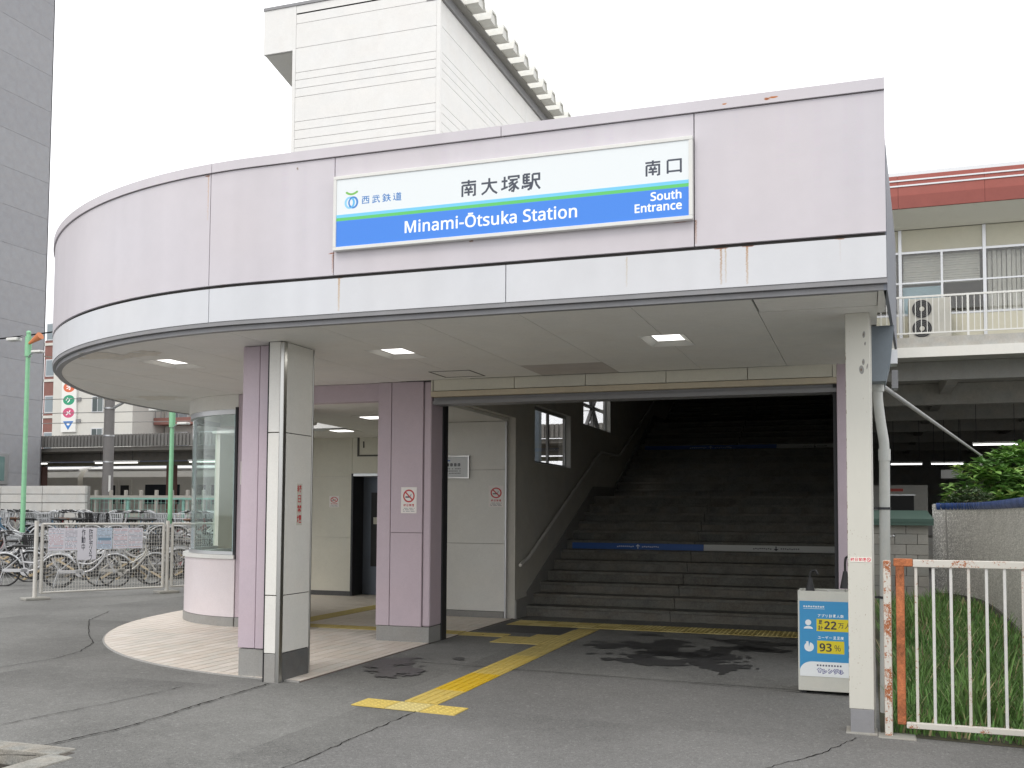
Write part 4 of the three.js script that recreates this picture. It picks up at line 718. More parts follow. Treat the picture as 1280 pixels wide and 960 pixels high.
  for (const [x, z, h, l] of [[-.20, -10.08, .26, 'black umbrella with hooked handle standing beside the slim pillar'], [-.52, -10.12, .12, 'black umbrella standing low at the far end of the stand']]) {
    const u = thing('umbrella', l, 'umbrella', [x, y0 + .02, z], 'umbrellas in the rental stand');
    part(u, 'canopy', [new THREE.CylinderGeometry(.05, .018, .62, 12).translate(x, y0 + .02 + .06 + .31, z), new THREE.CylinderGeometry(.018, .05, .16, 12).translate(x, y1 - .03 + h * .5, z)], M.black);
    part(u, 'shaft', rod([x, y0 + .02, z], [x, y1 + h, z], .006, 6), M.steel);
    part(u, 'handle', tube([[x, y1 + h - .1, z], [x, y1 + h, z], [x + .01, y1 + h + .05, z], [x + .05, y1 + h + .06, z], [x + .07, y1 + h + .02, z]], .011, 16, 8), M.black);
  }
}
// ---------------------------------------------------------------- grass strip, pebble-dash wall, shrub, shed
{
  const soil = weathered([.075, .07, .045], .4, .3, 1, 256, .95);
  struct('soil_bed', [gridSheet([.08, .4, .8, 1.2, 1.6, 2.0, 2.4], range(-21, -8.42, .5).concat([-8.52]), .012)], soil);
  const path = []; { const c = new THREE.CatmullRomCurve3([[1.72, -6.5], [1.75, -9], [1.84, -14], [1.93, -18], [1.80, -20.0], [1.42, -20.9], [1.18, -21.0]].map(([x, z]) => V(x, 0, z))); for (let i = 0; i <= 60; i++) { const p = c.getPoint(i / 60), t = c.getTangent(i / 60); path.push([p.x, p.z, -t.z, t.x]); } }
  const rb = rngOf(77), pebble = texOf(512, (u, v) => { const a = .5 * N256(u * 256, v * 256) + .5 * N128(u * 128 + 9, v * 128), b = N128(u * 128 + 3, v * 128), k = .62 + .6 * a * b + (a > .6 ? .5 : 0) + .25 * (fbm(u, v) - .5) + .1 * rb(); return [.66 * k, .65 * k, .62 * k]; }, true, 1.7), pb = texOf(512, (u, v) => grey(N256(u * 256, v * 256) * .7 + .3 * N128(u * 128 + 3, v * 128)), false, 1.7);
  const pm = new THREE.MeshPhysicalMaterial({ map: pebble, bumpMap: pb, bumpScale: .02, roughness: .95 });
  const w = thing('pebbledash_wall', 'curved pebbledash wall with blue ribbed tile coping behind the fence', 'wall', [1.8, -.1, -14]);
  const off = (o) => path.map(p => [p[0] + p[2] * o, p[1] + p[3] * o]);
  const A = off(.0), B = off(.16), top = 1.80;
  part(w, 'body', prism([...A, ...B.reverse()], .12, top, .5), pm);
  part(w, 'footing', prism([...off(-.03), ...off(.19).reverse()], -.2, .12, .5), weathered([.11, .105, .095], .3, .15, .9, 128, .9));
  const blue = [plain([.035, .075, .25], .3), plain([.045, .09, .28], .3), plain([.03, .065, .2], .35)];
  let acc = 0, prev = null; const C = off(.08);
  for (let i = 0; i < C.length - 1; i++) { const a = C[i], b = C[i + 1], l = Math.hypot(b[0] - a[0], b[1] - a[1]); for (let d = acc; d < l; d += .125) { const t = d / l, x = a[0] + (b[0] - a[0]) * t, z = a[1] + (b[1] - a[1]) * t, ang = Math.atan2(b[0] - a[0], b[1] - a[1]); if (z > -9) continue; const g = new THREE.CylinderGeometry(.12, .12, .075, 14, 1, false, -Math.PI / 2 - .35, Math.PI + .7).rotateX(Math.PI / 2).rotateZ(0); const g2 = new THREE.CylinderGeometry(.075, .075, .052, 12, 1, false, -Math.PI / 2 - .35, Math.PI + .7).rotateX(Math.PI / 2).translate(0, 0, .062); const m = merge([g, g2]); m.rotateZ(Math.PI / 2 * 0).rotateY(ang); m.translate(x, top - .02, z); part(w, 'coping_tile', m, blue[Math.floor(rnd() * 3)]); } acc = ((Math.ceil((l - acc) / .125)) * .125 + acc) - l; }
}
{ // tall grass
  const n = 11000, pos = [], nor = []; const seg = [[0, 1], [.45, .8], [.8, .5], [1, .02]];
  const blade = new THREE.BufferGeometry(); { const p = []; for (let i = 0; i < 3; i++) { const [a, wa] = seg[i], [b, wb] = seg[i + 1], f = t => .35 * t * t; const q = (t, s, w) => [s * w * .5, t - .12 * t * t, f(t)]; const A = q(a, -1, wa), B = q(a, 1, wa), C = q(b, -1, wb), D = q(b, 1, wb); p.push(...A, ...B, ...C, ...C, ...B, ...D); } blade.setAttribute('position', new THREE.Float32BufferAttribute(p, 3)); blade.computeVertexNormals(); }
  const mat = new THREE.MeshPhysicalMaterial({ color: 0xffffff, roughness: .8, transmission: .25, thickness: 0, side: THREE.DoubleSide });
  const im = new THREE.InstancedMesh(blade, mat, n), m4 = new THREE.Matrix4(), q = new THREE.Quaternion(), e = new THREE.Euler(), c = new THREE.Color();
  for (let i = 0; i < n; i++) {
    const u = rnd(), z = -8.58 - Math.pow(u, 1.25) * 10.5, x = .16 + rnd() * 1.62, clump = N32(x * 2.3 + 20, z * 2.3 + 60), h = clump < .3 && rnd() < .7 ? .05 : (.06 + .40 * clump * (.6 + .8 * rnd())) * (z > -8.9 ? .55 : 1) * (x > 1.2 ? .75 : 1);
    e.set((rnd() - .5) * .7, rnd() * 6.3, (rnd() - .5) * .7); q.setFromEuler(e); m4.compose(V(x, G(x, z) + .008, z), q, V(.012 + .01 * rnd(), h, h)); im.setMatrixAt(i, m4);
    const k = .55 + .9 * rnd(), dry = rnd() < .11; c.setRGB((dry ? .42 : .12 + .05 * clump) * k, (dry ? .36 : .29) * k, (dry ? .2 : .075) * k); im.setColorAt(i, c);
  }
  im.name = 'grass'; im.userData = { kind: 'stuff', label: 'long unmown grass growing behind the white barred fence', category: 'grass' }; shade(im); scene.add(im);
}
function leafGeo(L, Wd) { const p = [[0, 0, 0], [.28, .5, .05], [.6, .46, .07], [1, 0, -.02]]; const pos = []; const P = (i, s) => [p[i][0] * L, p[i][2] * L + (s ? -.0 : 0), p[i][1] * Wd * s]; const mid = i => [p[i][0] * L, p[i][2] * L - .06 * L, 0]; for (const s of [-1, 1]) { pos.push(...P(0, 0), ...P(1, s), ...mid(1), ...mid(1), ...P(1, s), ...P(2, s), ...mid(1), ...P(2, s), ...mid(2), ...mid(2), ...P(2, s), ...P(3, 0)); } return pos; }
function foliage(n, place, L, tilt, seed) { // merged leaf blades at given points
  const r = rngOf(seed), out = [], base = leafGeo(1, .42), q = new THREE.Quaternion(), e = new THREE.Euler(), v = new THREE.Vector3();
  for (let i = 0; i < n; i++) { const [x, y, z] = place(r); const l = L * (.55 + .8 * r()); const yaw0 = r() * 6.3, k = 5; for (let j = 0; j < k; j++) { e.set((r() - .5) * .5, yaw0 + j * 1.256 + (r() - .5) * .4, tilt + (r() - .5) * .9, 'YXZ'); q.setFromEuler(e); for (let t = 0; t < base.length; t += 3) { v.set(base[t] * l, base[t + 1] * l, base[t + 2] * l).applyQuaternion(q); out.push(v.x + x, v.y + y, v.z + z); } } }
  const g = new THREE.BufferGeometry(); g.setAttribute('position', new THREE.Float32BufferAttribute(out, 3)); g.computeVertexNormals(); return g;
}
{
  const s = thing('leafy_shrub', 'glossy green broad leaved shrub growing over the blue tile coping', 'shrub', [3.0, -.05, -23.6]);
  const lobes = [[2.3, 2.05, -23.2, .75, .7], [2.9, 2.45, -23.6, .8, .7], [3.6, 2.6, -23.8, .9, .75], [3.3, 2.0, -23.0, .9, .7], [2.0, 1.6, -23.0, .6, .6], [4.4, 2.4, -23.8, .9, .9], [2.6, 1.6, -22.9, .8, .6]];
  const place = r => { const L = lobes[Math.floor(r() * lobes.length)]; for (;;) { const a = r() * 2 - 1, b = r() * 2 - 1, c = r() * 2 - 1, d = Math.hypot(a, b, c); if (d > 1 || d < .45) continue; return [L[0] + a * L[3], L[1] + b * L[4], L[2] + c * L[3] * .8]; } };
  const mats = [[.25, .45, .10], [.15, .30, .08], [.42, .55, .17]].map(c => plain(c, .42, 0, { side: THREE.DoubleSide, transmission: .3, thickness: 0 }));
  mats.forEach((m, i) => part(s, 'foliage', foliage([520, 620, 200][i], place, .2, .1, 60 + i), m));
  const st = []; for (let i = 0; i < 14; i++) { const L = lobes[i % 7], bx0 = 2.6 + rnd() * 1.2, bz = -23.5 + rnd() * .6 - .3; st.push(rod([bx0, -.05, bz], [(bx0 + L[0]) / 2, 1.1, (bz + L[2]) / 2], .03, 6, .022), rod([(bx0 + L[0]) / 2, 1.1, (bz + L[2]) / 2], [L[0] + rnd() * .3, L[1] + .2, L[2]], .022, 6, .008)); }
  part(s, 'stem', st, weathered([.12, .09, .06], .3, .1, .5, 64, .9));
  const b = thing('small_leaved_bush', 'dark dense small leaved bush at the end of the pebbledash wall', 'bush', [1.95, -.05, -22.3]);
  const pb = r => { for (;;) { const a = r() * 2 - 1, c = r() * 2 - 1, d = r() * 2 - 1; if (Math.hypot(a, c, d) > 1) continue; return [1.98 + a * .55, 1.62 + c * .55, -22.3 + d * .5]; } };
  part(b, 'foliage', foliage(800, pb, .075, .2, 70), plain([.09, .14, .07], .5, 0, { side: THREE.DoubleSide })); part(b, 'foliage', foliage(250, pb, .07, .2, 71), plain([.12, .12, .07], .5, 0, { side: THREE.DoubleSide }));
  part(b, 'stem', [rod([1.9, -.05, -22.3], [1.95, 1.5, -22.3], .03, 6, .015), rod([2.05, -.05, -22.25], [2.1, 1.4, -22.2], .025, 6, .012)], M.plinth);
}
{
  const s = thing('block_shed', 'low concrete block shed with dark green metal roof edge', 'shed', [.5, -.1, -20.6]);
  const bm = [[.36, .35, .32], [.33, .325, .30], [.385, .37, .34]].map((c, i) => weathered(c, .12, .08, 1 + i * .2, 128, .85));
  part(s, 'core', bx(-.28, 1.03, -.1, 1.44, -22, -20.04), M.seam);
  for (let j = 0; j < 8; j++) for (let i = 0; i < 4; i++) { const x = -.3 + i * .39 - (j % 2) * .195, a = Math.max(x, -.3), b = Math.min(x + .382, 1.05); if (b - a > .03) part(s, 'block', bx(a, b, -.1 + j * .192, -.1 + j * .192 + .186, -20.04, -20.0, .004), bm[Math.floor(rnd() * 3)]); }
  part(s, 'side_wall', bx(1.03, 1.05, -.1, 1.436, -22, -20.042), bm[0]);
  part(s, 'roof', prismX([[-19.86, 1.46], [-19.86, 1.52], [-22.1, 1.68], [-22.1, 1.62]], -.4, 1.14), plain([.05, .10, .08], .5)); part(s, 'roof_edge', bx(-.4, 1.14, 1.40, 1.462, -19.9, -19.87), plain([.05, .10, .08], .5));
  part(s, 'tap', [rod([.28, 1.18, -20], [.28, 1.18, -19.88], .018, 8), rod([.2, 1.18, -19.89], [.44, 1.2, -19.89], .013, 8), new THREE.SphereGeometry(.03, 10, 8).translate(.45, 1.2, -19.89)], M.alu);
}
// ---------------------------------------------------------------- station bridge over the tracks
{
  const b = thing('station_bridge', 'long raised station building with red roof fascia and ribbon windows', 'station building', [6, 0, -30]);
  const X0 = -3, X1 = 16, Z = -27, panel = weathered([.60, .58, .47], .06, .03, 2, 256, .6), slab = weathered([.44, .43, .40], .22, .1, 1.6, 256, .85), deckConcrete = weathered([.42, .41, .38], .2, .1, 2, 128, .85), red = weathered([.34, .095, .075], .12, .05, 2.2, 256, .6), redD = weathered([.27, .07, .055], .12, .05, 2.2, 256, .6);
  part(b, 'deck', bx(X0, X1, 5.42, 5.85, -62, Z + .95), slab); part(b, 'deck_girder', bx(X0, X1, 5.36, 5.6, Z + .96, Z + 1.02), M.offwhite); part(b, 'inner_girder', bx(X0, X1, 4.95, 5.41, Z - .4, Z - .2), M.plinth);
  for (const x of [-1.2, 2.1, 5.4, 8.7, 12]) part(b, 'beam', bx(x - .14, x + .14, 4.98, 5.415, -61, Z - .41), deckConcrete);
  part(b, 'underside', bx(X0, X1, 5.3, 5.418, -61.5, Z - .42), deckConcrete);
  for (const z of [-31, -36, -41, -47, -53]) part(b, 'cross_beam', bx(X0, X1, 4.7, 5.29, z - .15, z + .15), deckConcrete);
  // wall of windows
  const y = { sill: 6.55, mid: 7.38, head: 8.12, band: 8.72 };
  part(b, 'interior', bx(X0, X1, 5.86, 9.0, Z - 4, Z - 3.9), M.cream); part(b, 'interior_floor', bx(X0, X1, 5.86, 5.9, Z - 3.9, Z - .1), M.plinth); part(b, 'interior_ceiling', bx(X0, X1, 8.8, 8.95, Z - 3.9, Z - .1), M.cream);
  const cw = 1.93; let n = 0;
  for (let x = X0; x < X1 - .5; x += cw) {
    const o = .18, a = x + o - (.18), e = a + cw;
    part(b, 'spandrel', bx(a + .04, e - .04, 5.86, y.sill, Z - .08, Z - .02), panel); part(b, 'upper_panel', bx(a + .04, e - .04, y.head + .06, y.band, Z - .08, Z - .02), panel);
    part(b, 'mullion', bx(a - .038, a + .038, 5.86, y.band, Z - .08, Z + .02), M.alu);
    const w = part(b, 'window', [bx(a + .04, e - .04, y.sill, y.sill + .05, Z - .07, Z - .01), bx(a + .04, e - .04, y.head, y.head + .055, Z - .07, Z - .005), bx(a + .04, e - .04, y.mid - .02, y.mid + .02, Z - .06, Z - .01), bx((a + e) / 2 - .025, (a + e) / 2 + .025, y.sill + .05, y.head, Z - .062, Z - .008)], M.alu);
    for (const [p, q] of [[a + .04, (a + e) / 2 - .025], [(a + e) / 2 + .025, e - .04]]) { part(w, 'pane', bx(p, q, y.sill + .05, y.mid - .02, Z - .04, Z - .034), M.glass); part(w, 'pane', bx(p, q, y.mid + .02, y.head, Z - .04, Z - .034), M.glass); }
    const k = n++ % 3, cm = weathered([.5, .5, .44], .1, .05, .5, 128, .9);
    if (k === 0) { const g = []; for (let i = 0; i < 16; i++) g.push(bx(a + .1 + i * .108, a + .19 + i * .108, y.sill - .2, y.head, Z - .32 + .03 * Math.sin(i * 2), Z - .29 + .03 * Math.sin(i * 2))); part(w, 'curtain', g, cm); }
    else { const g = []; for (let i = 0; i < 12; i++) g.push(bx(a + .08, e - .08, y.mid + .01 + i * .062, y.mid + .064 + i * .062, Z - .26 - .012 * (i % 2), Z - .24)); part(w, 'blind', g, cm); if (k === 2) part(w, 'blue_blind', bx((a + .06), (a + e) / 2, y.sill + .1, y.mid - .05, Z - .3, Z - .28), plain([.35, .5, .55], .7)); else part(w, 'desk_box', bx(a + .25, a + .7, y.sill - .3, y.sill + .12, Z - .7, Z - .4), plain([.04, .12, .4], .5)); }
  }
  part(b, 'eaves_soffit', prismX([[Z + .02, 8.73], [Z + 1.2, 8.93], [Z + 1.2, 8.99], [Z - .1, 8.99]], X0, X1), plain([.85, .84, .78], .6));
  for (let x = X0; x < X1; x += 1.9) { const e = Math.min(x + 1.894, X1); part(b, 'roof_fascia', bx(x, e, 8.93, 9.24, Z + 1.21, Z + 1.27), redD); part(b, 'roof_fascia', bx(x, e, 9.245, 9.46, Z + 1.19, Z + 1.25), red); part(b, 'roof_fascia', bx(x, e, 9.50, 9.60, Z + 1.15, Z + 1.21), red); part(b, 'roof_fascia', bx(x, e, 9.64, 9.76, Z + 1.1, Z + 1.16), red); }
  part(b, 'roof_trim', [bx(X0, X1, 9.462, 9.498, Z + 1.15, Z + 1.27), bx(X0, X1, 9.602, 9.638, Z + 1.1, Z + 1.23), bx(X0, X1, 9.762, 9.86, Z + .4, Z + 1.12)], M.alu);
  part(b, 'roof', bx(X0, X1, 9.0, 9.84, -46, Z + .39), M.grey);
  part(b, 'rear_wall', bx(X0, X1, 0, 5.3, -62.2, -61.6), deckConcrete); part(b, 'side_wall', bx(X1 - .3, X1, 0, 5.3, -61.5, -27.5), deckConcrete); part(b, 'side_wall', bx(X0, X0 + .2, 0, 5.3, -61.5, -31.3), deckConcrete);  // unseen side walls added, rear set deeper, to darken the space under the bridge
  for (const x of [-1.2, 5.4, 12]) part(b, 'column', bx(x - .2, x + .2, 0, 4.97, -36.2, -35.8), deckConcrete);
  // balcony railing
  const zr = Z + .9; part(b, 'railing_rail', [bx(X0, X1, 6.82, 6.865, zr - .02, zr + .02), bx(X0, X1, 5.94, 5.975, zr - .018, zr + .018)], M.white);
  const bal = []; for (let x = .7; x < X1; x += 1.62) part(b, 'railing_post', bx(x - .025, x + .025, 5.85, 6.82, zr - .022, zr + .022), M.white);
  for (let x = .12; x < 8; x += .13) part(b, 'baluster', bx(x - .008, x + .008, 5.976, 6.818, zr - .008, zr + .008), M.white);
  const ac = thing('air_conditioner', 'twin fan outdoor air conditioner unit on the bridge balcony', 'air conditioner', [1.5, 5.85, -26.5]);
  const am = weathered([.55, .54, .49], .06, .03, .8, 128, .5);
  part(ac, 'cabinet', bx(1.02, 1.98, 5.87, 6.86, -26.75, -26.42, .01), am); part(ac, 'foot', [bx(1.1, 1.2, 5.85, 5.872, -26.75, -26.42), bx(1.8, 1.9, 5.85, 5.872, -26.75, -26.42)], M.darkMetal);
  for (const yy of [6.12, 6.60]) { const f = part(ac, 'fan_grille', new THREE.CylinderGeometry(.22, .22, .012, 28).rotateX(Math.PI / 2).translate(1.32, yy, -26.415), M.black); part(f, 'hub', new THREE.CylinderGeometry(.06, .06, .02, 16).rotateX(Math.PI / 2).translate(1.32, yy, -26.4), am); part(f, 'ring', [.1, .14, .18, .22].map(r => new THREE.TorusGeometry(r, .005, 5, 28).translate(1.32, yy, -26.405)), M.grey); }
  // strip lamps below the bridge
  for (const [x0, x1, yy, z, s] of [[.75, 1.75, 3.24, -36, 'lit strip lamp hanging under the bridge beside the pipe'], [2.0, 3.0, 3.24, -36, 'lit strip lamp under the bridge above the white board'], [2.9, 4.1, 3.6, -32, 'lit strip lamp under the bridge above the shrub']]) { const o = thing('strip_lamp', s, 'strip lamp', [(x0 + x1) / 2, yy, z], 'strip lamps under the bridge'); part(o, 'housing', bx(x0, x1, yy + .04, yy + .09, z - .05, z + .05), M.white); part(o, 'tube', rod([x0 + .02, yy + .02, z], [x1 - .02, yy + .02, z], .022, 8), plain([.8, .8, .8], .5, 0, { emissive: new THREE.Color(1, 1, .97), emissiveIntensity: 2.5 })); parts(o, 'hanger', [rod([x0 + .1, yy + .09, z], [x0 + .1, 5.3, z], .008, 5), rod([x1 - .1, yy + .09, z], [x1 - .1, 5.3, z], .008, 5)], M.darkMetal); const l = new THREE.RectAreaLight(0xffffff, 2, x1 - x0, .06); l.position.set(0, -.01, 0); l.rotation.x = -Math.PI / 2; l.name = 'lamp_light'; o.add(l); }
  const wb = thing('white_board', 'small white board hanging under the bridge', 'board', [2.6, 2.75, -35.9]); part(wb, 'board', bx(2.3, 2.95, 2.78, 3.06, -35.95, -35.9), M.white); parts(wb, 'hanger', [rod([2.4, 3.06, -35.93], [2.4, 5.3, -35.93], .008, 5), rod([2.85, 3.06, -35.93], [2.85, 5.3, -35.93], .008, 5)], M.darkMetal);
  const o = thing('platform_office', 'pale low platform office with dark window under the bridge', 'office', [0, 0, -38]);
  part(o, 'wall', bx(-2, 2.0, 0, 2.62, -40, -38), weathered([.5, .49, .45], .08, .04, 2, 128, .7)); part(o, 'window', [bx(.75, 1.55, 1.5, 2.25, -38, -37.97)], M.black); part(o, 'window_frame', [bx(.7, 1.6, 2.25, 2.3, -38, -37.95), bx(.7, 1.6, 1.45, 1.5, -38, -37.95)], M.alu); part(o, 'notice', bx(.78, 1.2, 2.4, 2.5, -38, -37.98), plain([.6, .08, .06], .5)); part(o, 'counter', bx(.2, 2.6, .0, 1.3, -37.9, -37.2), M.plinth);
}
// ---------------------------------------------------------------- left background
{
  const b = thing('dark_building', 'tall dark grey clad building rising at the edge of the bicycle park', 'building', [-37, 0, -26]);
  const x1 = -31.7, z0 = -32.6, cl = [[.34, .34, .355], [.348, .348, .363], [.334, .334, .35]].map((c, i) => weathered(c, .1, .05, 1.2 + .2 * i, 256, .75, { bumpMap: asphaltBump, bumpScale: .006 }));
  part(b, 'core', bx(-45, x1 - .05, 0, 30, z0 + .05, -14), cl[0]);
  for (let j = 0; j < 20; j++) for (let i = 0; i < 3; i++) part(b, 'cladding', bx(x1 - .04, x1, j * 1.5 + .004, j * 1.5 + 1.496, z0 + i * 6.2 + .01, z0 + i * 6.2 + 6.19), cl[(i + j) % 3]);
  part(b, 'end_cladding', bx(-45, x1, 0, 30, z0, z0 + .045), cl[0]);
  const w = part(b, 'window', [bx(x1, x1 + .05, 2.55, 3.75, -30.9, -28)], M.alu); part(w, 'pane', bx(x1 + .05, x1 + .06, 2.68, 3.62, -30.7, -28), plain([.16, .25, .24], .1));
}
{
  const w = thing('white_panel_wall', 'low white ribbed panel wall behind the bicycle park', 'wall', [-25, 0, -24.1]);
  const m = [[.58, .57, .54], [.55, .545, .52]].map((c, i) => weathered(c, .08, .04, 1 + .3 * i, 128, .7));
  for (let i = 0; i < 8; i++) for (let j = 0; j < 9; j++) part(w, 'plank', bx(-21.65 - (i + 1) * 1.6 + .01, -21.65 - i * 1.6 - .01, j * .255 + .008, j * .255 + .247, -24.1, -24.0 + .01 * (j % 2), .006), m[(i + j) % 2]);
  part(w, 'backing', bx(-34.4, -21.66, 0, 2.28, -24.2, -24.102), M.plinth);
}
{
  const gm = weathered([.22, .42, .36], .1, .05, 1, 128, .5), f = thing('green_mesh_fence', 'pale green mesh fence along the railway beyond the bicycles', 'fence', [-15, 0, -25]);
  part(f, 'top_rail', bx(-30, -4, 1.9, 1.95, -25.02, -24.98), gm); part(f, 'middle_rail', bx(-30, -4, 1.0, 1.03, -25.015, -24.985), gm);
  for (let x = -29; x < -4; x += 2) part(f, 'post', bx(x - .04, x + .04, 0, 1.96, -25.06, -25.021), gm);
  const bars = []; for (let x = -30; x < -4; x += .16) bars.push(bx(x - .005, x + .005, 0.05, 1.9, -25.004, -24.996)); for (let y = .2; y < 1.9; y += .2) bars.push(bx(-30, -4, y - .004, y + .004, -24.995, -24.99)); const mm = part(f, 'mesh', bars, gm); mm.userData.kind = 'stuff';
}
{
  const cm = weathered([.40, .38, .34], .15, .08, 1, 128, .85), f = thing('railway_fence', 'grey concrete post and rail fence beside the tracks', 'fence', [-20, 0, -28]);
  for (let x = -31; x < -5; x += .62) part(f, 'post', bx(x - .045, x + .045, 0, 2.25, -28.05, -27.95, .01), cm);
  part(f, 'rail', [bx(-31.3, -5, 1.95, 2.07, -27.948, -27.9), bx(-31.3, -5, 1.35, 1.47, -27.948, -27.9)], cm);
}
function lightPole(x, z, h, label, banner, r = .062) {
  const p = thing('green_light_pole', label, 'light pole', [x, 0, z], 'green light poles of the bicycle park');
  part(p, 'shaft', rod([x, 0, z], [x, h, z], r, 16, r * .85), M.greenPole); part(p, 'collar', rod([x, h - .6, z], [x, h - .1, z], r * 1.3, 16), M.greenPole); part(p, 'cap', new THREE.SphereGeometry(r, 12, 8).translate(x, h, z), M.greenPole);
  part(p, 'arm', [tube([[x, h - .65, z], [x + .2, h - .55, z + .1], [x + .45, h - .52, z + .2]], .02, 12, 6), tube([[x, h - .1, z], [x - .25, h - .05, z - .1], [x - .6, h - .1, z - .2]], .02, 12, 6)], M.alu);
  part(p, 'lamp_head', [bx(x - .85, x - .5, h - .14, h - .06, z - .3, z - .1, .02), bx(x + .35, x + .65, h - .56, h - .5, z + .1, z + .28, .02)], M.white);
  if (banner) part(p, 'orange_cloth', [new THREE.CylinderGeometry(.1, .03, .4, 14).rotateZ(-1.1).translate(x + .3, h - .2, z + .1)], plain([.62, .22, .09], .6));  // plain cone standing in for a tattered orange cloth
}
lightPole(-20.0, -20.03, 6.05, 'tall green light pole with orange cloth beside the dark building', true);
lightPole(-17.1, -22, 4.35, 'green light pole standing beside the curved booth glass', false);
{
  const p = thing('utility_pole', 'grey concrete utility pole with bracket in front of the platform roof', 'utility pole', [-24.6, 0, -28.3]), m = weathered([.20, .19, .185], .15, .08, 1, 128, .8);
  part(p, 'shaft', rod([-24.6, 0, -28.3], [-24.6, 12, -28.3], .19, 16, .14), m);
  part(p, 'band', [3.2, 4.1, 5.05, 6.2, 7.0].map(y => rod([-24.6, y, -28.3], [-24.6, y + .05, -28.3], .19, 16)), M.alu);
  part(p, 'bracket', [rod([-24.4, 5.1, -28.3], [-21.6, 6.3, -28.3], .05, 8), rod([-24.4, 5.4, -28.3], [-21.6, 6.35, -28.3], .035, 8)], M.alu);
  part(p, 'marker', bx(-24.32, -24.26, 2.2, 2.75, -28.06, -28.02), M.white);
}
solid('overhead_wire', [tube([[-62, 8.2, -30], [-40, 8.0, -29.8], [-31, 8.05, -29.7], [-24.6, 8.4, -29.6], [-16, 8.9, -29.4]], .03, 40, 5)], M.black, 'dark overhead wire crossing in front of the white building', 'wire');
for (const [y, z, d] of [[6.4, -40, 0], [7.1, -40, 1], [5.9, -40, 2]]) solid('catenary_wire', [tube([[-70, y - .3, z], [-45, y, z], [-20, y - .2, z], [10, y, z]], .02, 40, 5)], M.plinth, 'thin grey railway wire above the platform roof', 'wire', 'railway wires above the platform');
{ // platform roof and train
  const r = thing('platform_roof', 'long platform roof with corrugated fascia and dark underside', 'roof', [-25, 0, -34]);
  const cr = weathered([.25, .24, .225], .15, .08, .8, 128, .7), roofSteel = weathered([.2, .185, .165], .2, .1, 1, 128, .8);
  const cor = []; for (let x = -46; x < -4; x += .17) cor.push(bx(x, x + .09, 4.12, 4.60, -33.03, -32.97)); const cm = part(r, 'corrugation', cor, cr); cm.userData.kind = 'stuff';
  part(r, 'fascia', bx(-46, -4, 4.12, 4.58, -33.08, -33.035), cr); part(r, 'deck', bx(-46, -4, 4.5, 4.6, -38, -33.085), roofSteel); part(r, 'underside', bx(-46, -4, 3.95, 4.1, -37.5, -33.1), roofSteel); part(r, 'gutter_beam', bx(-46, -4, 3.45, 3.60, -35.2, -35), weathered([.2, .19, .13], .2, .1, 1, 128, .7)); part(r, 'lower_beam', bx(-46, -4, 3.62, 3.94, -34.6, -34.4), roofSteel);
  for (const x of [-41, -34, -27.2, -20, -13]) part(r, 'column', bx(x - .16, x + .16, .9, 3.44, -35.2, -34.9), weathered([.17, .085, .07], .12, .05, 1, 128, .7));
  part(r, 'platform', bx(-60, 12, 0, .9, -37.2, -33.2), M.concrete);
  for (let i = 0; i < 6; i++) { const x = -38 + i * 4.6, o = thing('platform_lamp', 'lit strip lamp below the platform roof', 'strip lamp', [x, 3.4, -33.6], 'strip lamps under the platform roof'); part(o, 'housing', bx(x - 1.1, x + 1.1, 3.52, 3.58, -33.68, -33.55), M.white); part(o, 'tube', rod([x - 1.05, 3.49, -33.6], [x + 1.05, 3.49, -33.6], .03, 8), plain([.8, .8, .8], .5, 0, { emissive: new THREE.Color(1, .99, .93), emissiveIntensity: 1.4 })); parts(o, 'hanger', [rod([x - .8, 3.58, -33.6], [x - .8, 3.96, -33.6], .012, 5), rod([x + .8, 3.58, -33.6], [x + .8, 3.96, -33.6], .012, 5)], M.darkMetal); }
  const body = weathered([.66, .63, .56], .05, .02, 3, 256, .4), tr = (x0, n, lab) => {
    const t = thing('train_car', lab, 'train', [x0 + 9.8, .3, -40], 'cars of the stopped train');
    const len = 19.6; const prof = [[-41.4, .9], [-41.4, 3.1], [-41.2, 3.42], [-40.4, 3.56], [-39.6, 3.56], [-38.8, 3.42], [-38.6, 3.1], [-38.6, .9]];
    part(t, 'body', prismX(prof, x0, x0 + len), body); part(t, 'roof', prismX([[-41.15, 3.44], [-40.4, 3.585], [-39.6, 3.585], [-38.77, 3.43], [-38.77, 3.50], [-39.6, 3.66], [-40.4, 3.66], [-41.15, 3.51]], x0 + .1, x0 + len - .1), M.soffit);
    part(t, 'underframe', bx(x0 + .3, x0 + len - .3, .3, .89, -41.1, -38.9), M.darkMetal);
    for (let i = 0; i < 4; i++) { const dx = x0 + 1.3 + i * 5.0; for (const u of [0, .78]) { const d = part(t, 'door', bx(dx + u, dx + u + .76, 1.05, 2.98, -38.6, -38.57), body); part(d, 'window', bx(dx + u + .14, dx + u + .62, 1.85, 2.72, -38.57, -38.562), M.black); } if (i < 3) part(t, 'window', bx(dx + 2.3, dx + 4.2, 1.85, 2.75, -38.6, -38.58), plain([.03, .035, .04], .15)); }
    part(t, 'roof_unit', bx(x0 + 7, x0 + 11, 3.63, 3.95, -40.6, -39.4, .05), M.grey);
  };
  tr(-54.9, 0, 'beige train car stopped at the platform behind the utility pole'); tr(-35.0, 1, 'beige train car stopped behind the curved booth glass');
  struct('track_bed', [bx(-200, 200, .002, .25, -60, -37.3)], weathered([.14, .12, .10], .4, .25, 1, 128, .95));
}
